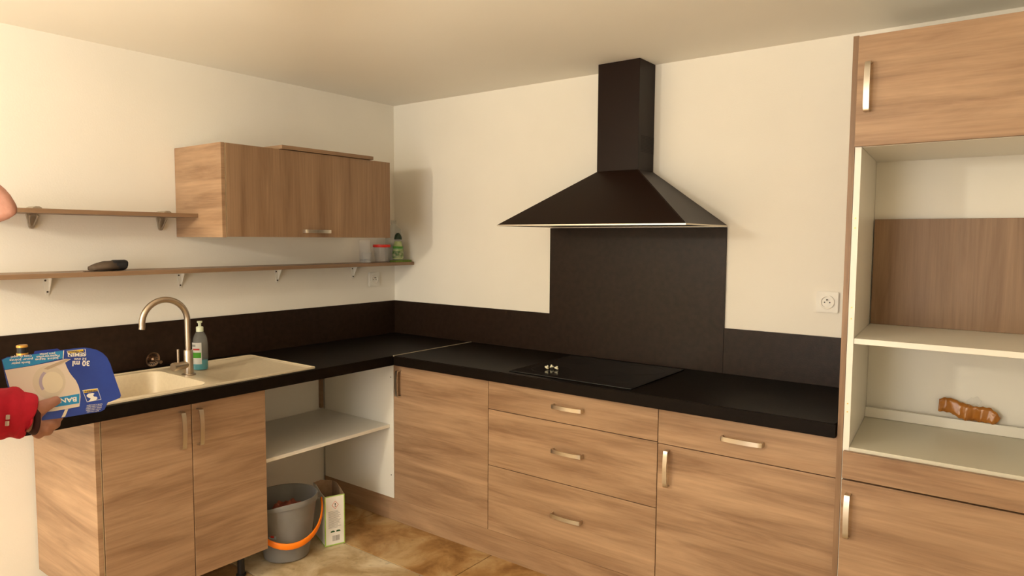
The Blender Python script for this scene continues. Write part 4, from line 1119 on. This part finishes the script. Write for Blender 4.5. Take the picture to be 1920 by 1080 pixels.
# ---- clothes
def wobble(me, amp, fr_, seed=0.0):
    me.update()
    for v in me.vertices:
        c_ = v.co
        k = math.sin(c_.x * fr_ + seed) * math.sin(c_.y * fr_ * 0.8 + c_.z * fr_ * 0.9 + seed * 2) + 0.5 * math.sin(c_.z * fr_ * 1.9 + c_.x * fr_ * 1.1)
        v.co = c_ + v.normal * amp * k
ad_ = (wrist - elbow).normalized()
cuff_c = Hn(52, 783, 0.008)
JJ, EE = chains([
    [(B(-0.02, 0, 0.74), 0.170, 0.155), (B(-0.02, 0, 0.95), 0.150, 0.135), (B(0.0, 0, 1.08), 0.150, 0.135), (B(0.0, 0, shz - 0.04), 0.118, 0.100), (B(0.0, 0, shz + 0.035), 0.078, 0.074)],
    [3, (B(-0.01, 0.11, shz - 0.01), 0.078), (shL + Vector((0, 0, -0.01)), 0.070), ((shL + elbow) / 2, 0.064), (elbow, 0.056), ((elbow + wrist) / 2, 0.053), (Hn(8, 772, 0.004), 0.049), (Hn(34, 774, 0.006), 0.047), (Hn(50, 777, 0.010), 0.045), (Hn(61, 779, 0.012), 0.037)],
    [3, (B(-0.01, -0.11, shz - 0.01), 0.078), (shR + Vector((0, 0, -0.01)), 0.070), (B(-0.06, -0.23, shz - 0.14), 0.064), (B(-0.10, -0.25, shz - 0.27), 0.056), (B(-0.02, -0.26, shz - 0.40), 0.050), (B(0.04, -0.25, shz - 0.48), 0.043)],
])
jk = skin_mesh(JJ, EE, 3)
for v in jk.vertices:
    c_ = v.co
    # gathered creases running around the sleeve near the cuff
    along_ = (c_ - elbow).dot(ad_)
    dist_ = ((c_ - elbow) - ad_ * along_).length
    if along_ > 0.02 and dist_ < 0.08:
        v.co = c_ + v.normal * (0.0030 * math.sin(along_ * 95 + 14 * (c_ - elbow).dot(UP)) + 0.0022 * math.sin(along_ * 210 + 30 * (c_ - elbow).dot(UP)))
jacket = attach(jk, 'jacket', RED, 'red jacket')
# cuff lining ring
cd_ = (Hn(66, 780, 0.014) - Hn(44, 772, 0.006)).normalized()
cc = Hn(60, 780, 0.010)
bm = lathe([(0.026, -0.006), (0.034, -0.006), (0.0350, 0.001), (0.0335, 0.004), (0.028, 0.005), (0.026, 0.002), (0.026, -0.006)], cc, cd_, 28, u=UP)
cf = obj('cuff', bm, REDDARK, PE, smooth=True, label='dark gathered cuff')
TJ, TE = chains([
    [(B(-0.02, 0, 0.90), 0.140, 0.120), (B(-0.02, 0, 0.82), 0.140, 0.115)],
    [1, (B(-0.02, 0.09, 0.76), 0.104), (B(-0.01, 0.10, 0.62), 0.090), (B(0.0, 0.105, 0.45), 0.074), (B(-0.02, 0.11, 0.26), 0.068), (B(-0.03, 0.11, 0.10), 0.064)],
    [1, (B(-0.02, -0.09, 0.76), 0.104), (B(0.0, -0.10, 0.62), 0.090), (B(0.02, -0.105, 0.45), 0.074), (B(0.0, -0.11, 0.26), 0.068), (B(-0.01, -0.11, 0.10), 0.064)],
])
attach(skin_mesh(TJ, TE, 2), 'trousers', TROUSER)
for s, fo in ((1, -0.03), (-1, -0.01)):
    c0 = B(fo, 0.11 * s, 0)
    bm = bmesh.new(); bmesh.ops.create_icosphere(bm, subdivisions=3, radius=1.0)
    for v in bm.verts:
        p = v.co.copy(); x = 0.045 + p.x * 0.140; z = 0.045 + p.z * 0.045
        if p.z > 0: z += 0.045 * max(0, 0.25 - p.x)
        z = max(z, 0.002)
        v.co = c0 + fwdir * x + lat * (p.y * (0.048 - 0.006 * p.x)) + Vector((0, 0, z))
    obj('shoe', bm, mottled('dark_leather', (0.03, 0.02, 0.015), (0.05, 0.035, 0.025), 30, 0.5), PE, smooth=True)
# hair: a short cap over the back and top of the head
bm = bmesh.new(); bmesh.ops.create_icosphere(bm, subdivisions=4, radius=1.0)
dl = [v for v in bm.verts if (v.co.x > 0.42 and v.co.z < 0.82) or v.co.z < -0.42 or (v.co.x > 0.05 and v.co.z < 0.22)]
bmesh.ops.delete(bm, geom=dl, context='VERTS')
for v in bm.verts:
    p = v.co.copy(); nz = 0.002 * math.sin(p.x * 31 + p.z * 27) * math.sin(p.y * 29)
    v.co = hc + fwdir * (p.x * (0.103 + nz)) + lat * (p.y * (0.0805 + nz)) + Vector((0, 0, p.z * (0.122 + nz)))
bmesh.ops.solidify(bm, geom=bm.faces, thickness=-0.004)
obj('hair', bm, HAIR, PE, smooth=True, label='short grey hair')
EYEW = mat('eye_white', (0.8, 0.78, 0.74), 0.2); EYED = mat('eye_iris', (0.05, 0.03, 0.02), 0.15)
for s in (-1, 1):
    ec = hc + fwdir * 0.0735 + lat * (0.032 * s) + Vector((0, 0, 0.011))
    bm = bmesh.new(); r_ = bmesh.ops.create_uvsphere(bm, u_segments=16, v_segments=12, radius=0.0118)
    for v in bm.verts: v.co += ec
    ey = obj('eye', bm, EYEW, PE, smooth=True)
    obj('iris', lathe([(0.0052, 0), (0.0035, 0.0008), (0, 0.001)], ec + fwdir * 0.0112, fwdir, 16), EYED, ey, smooth=True)
# small reflective mark on the sleeve
tp = Hn(13, 783, -0.0455)
bm = bmesh.new()
for k in range(2):
    o_ = tp - UP * (0.011 * k) - RT * (0.0012 * k)
    add_prism(bm, [(-0.0022, -0.004), (0.0022, -0.004), (0.0026, 0.004), (-0.0018, 0.004)], o_, RT, UP, FW, 0.004)
obj('sleeve_mark', bm, mat('pale_mark', (0.6, 0.5, 0.42), 0.5), PE, label='small pale mark on the sleeve')
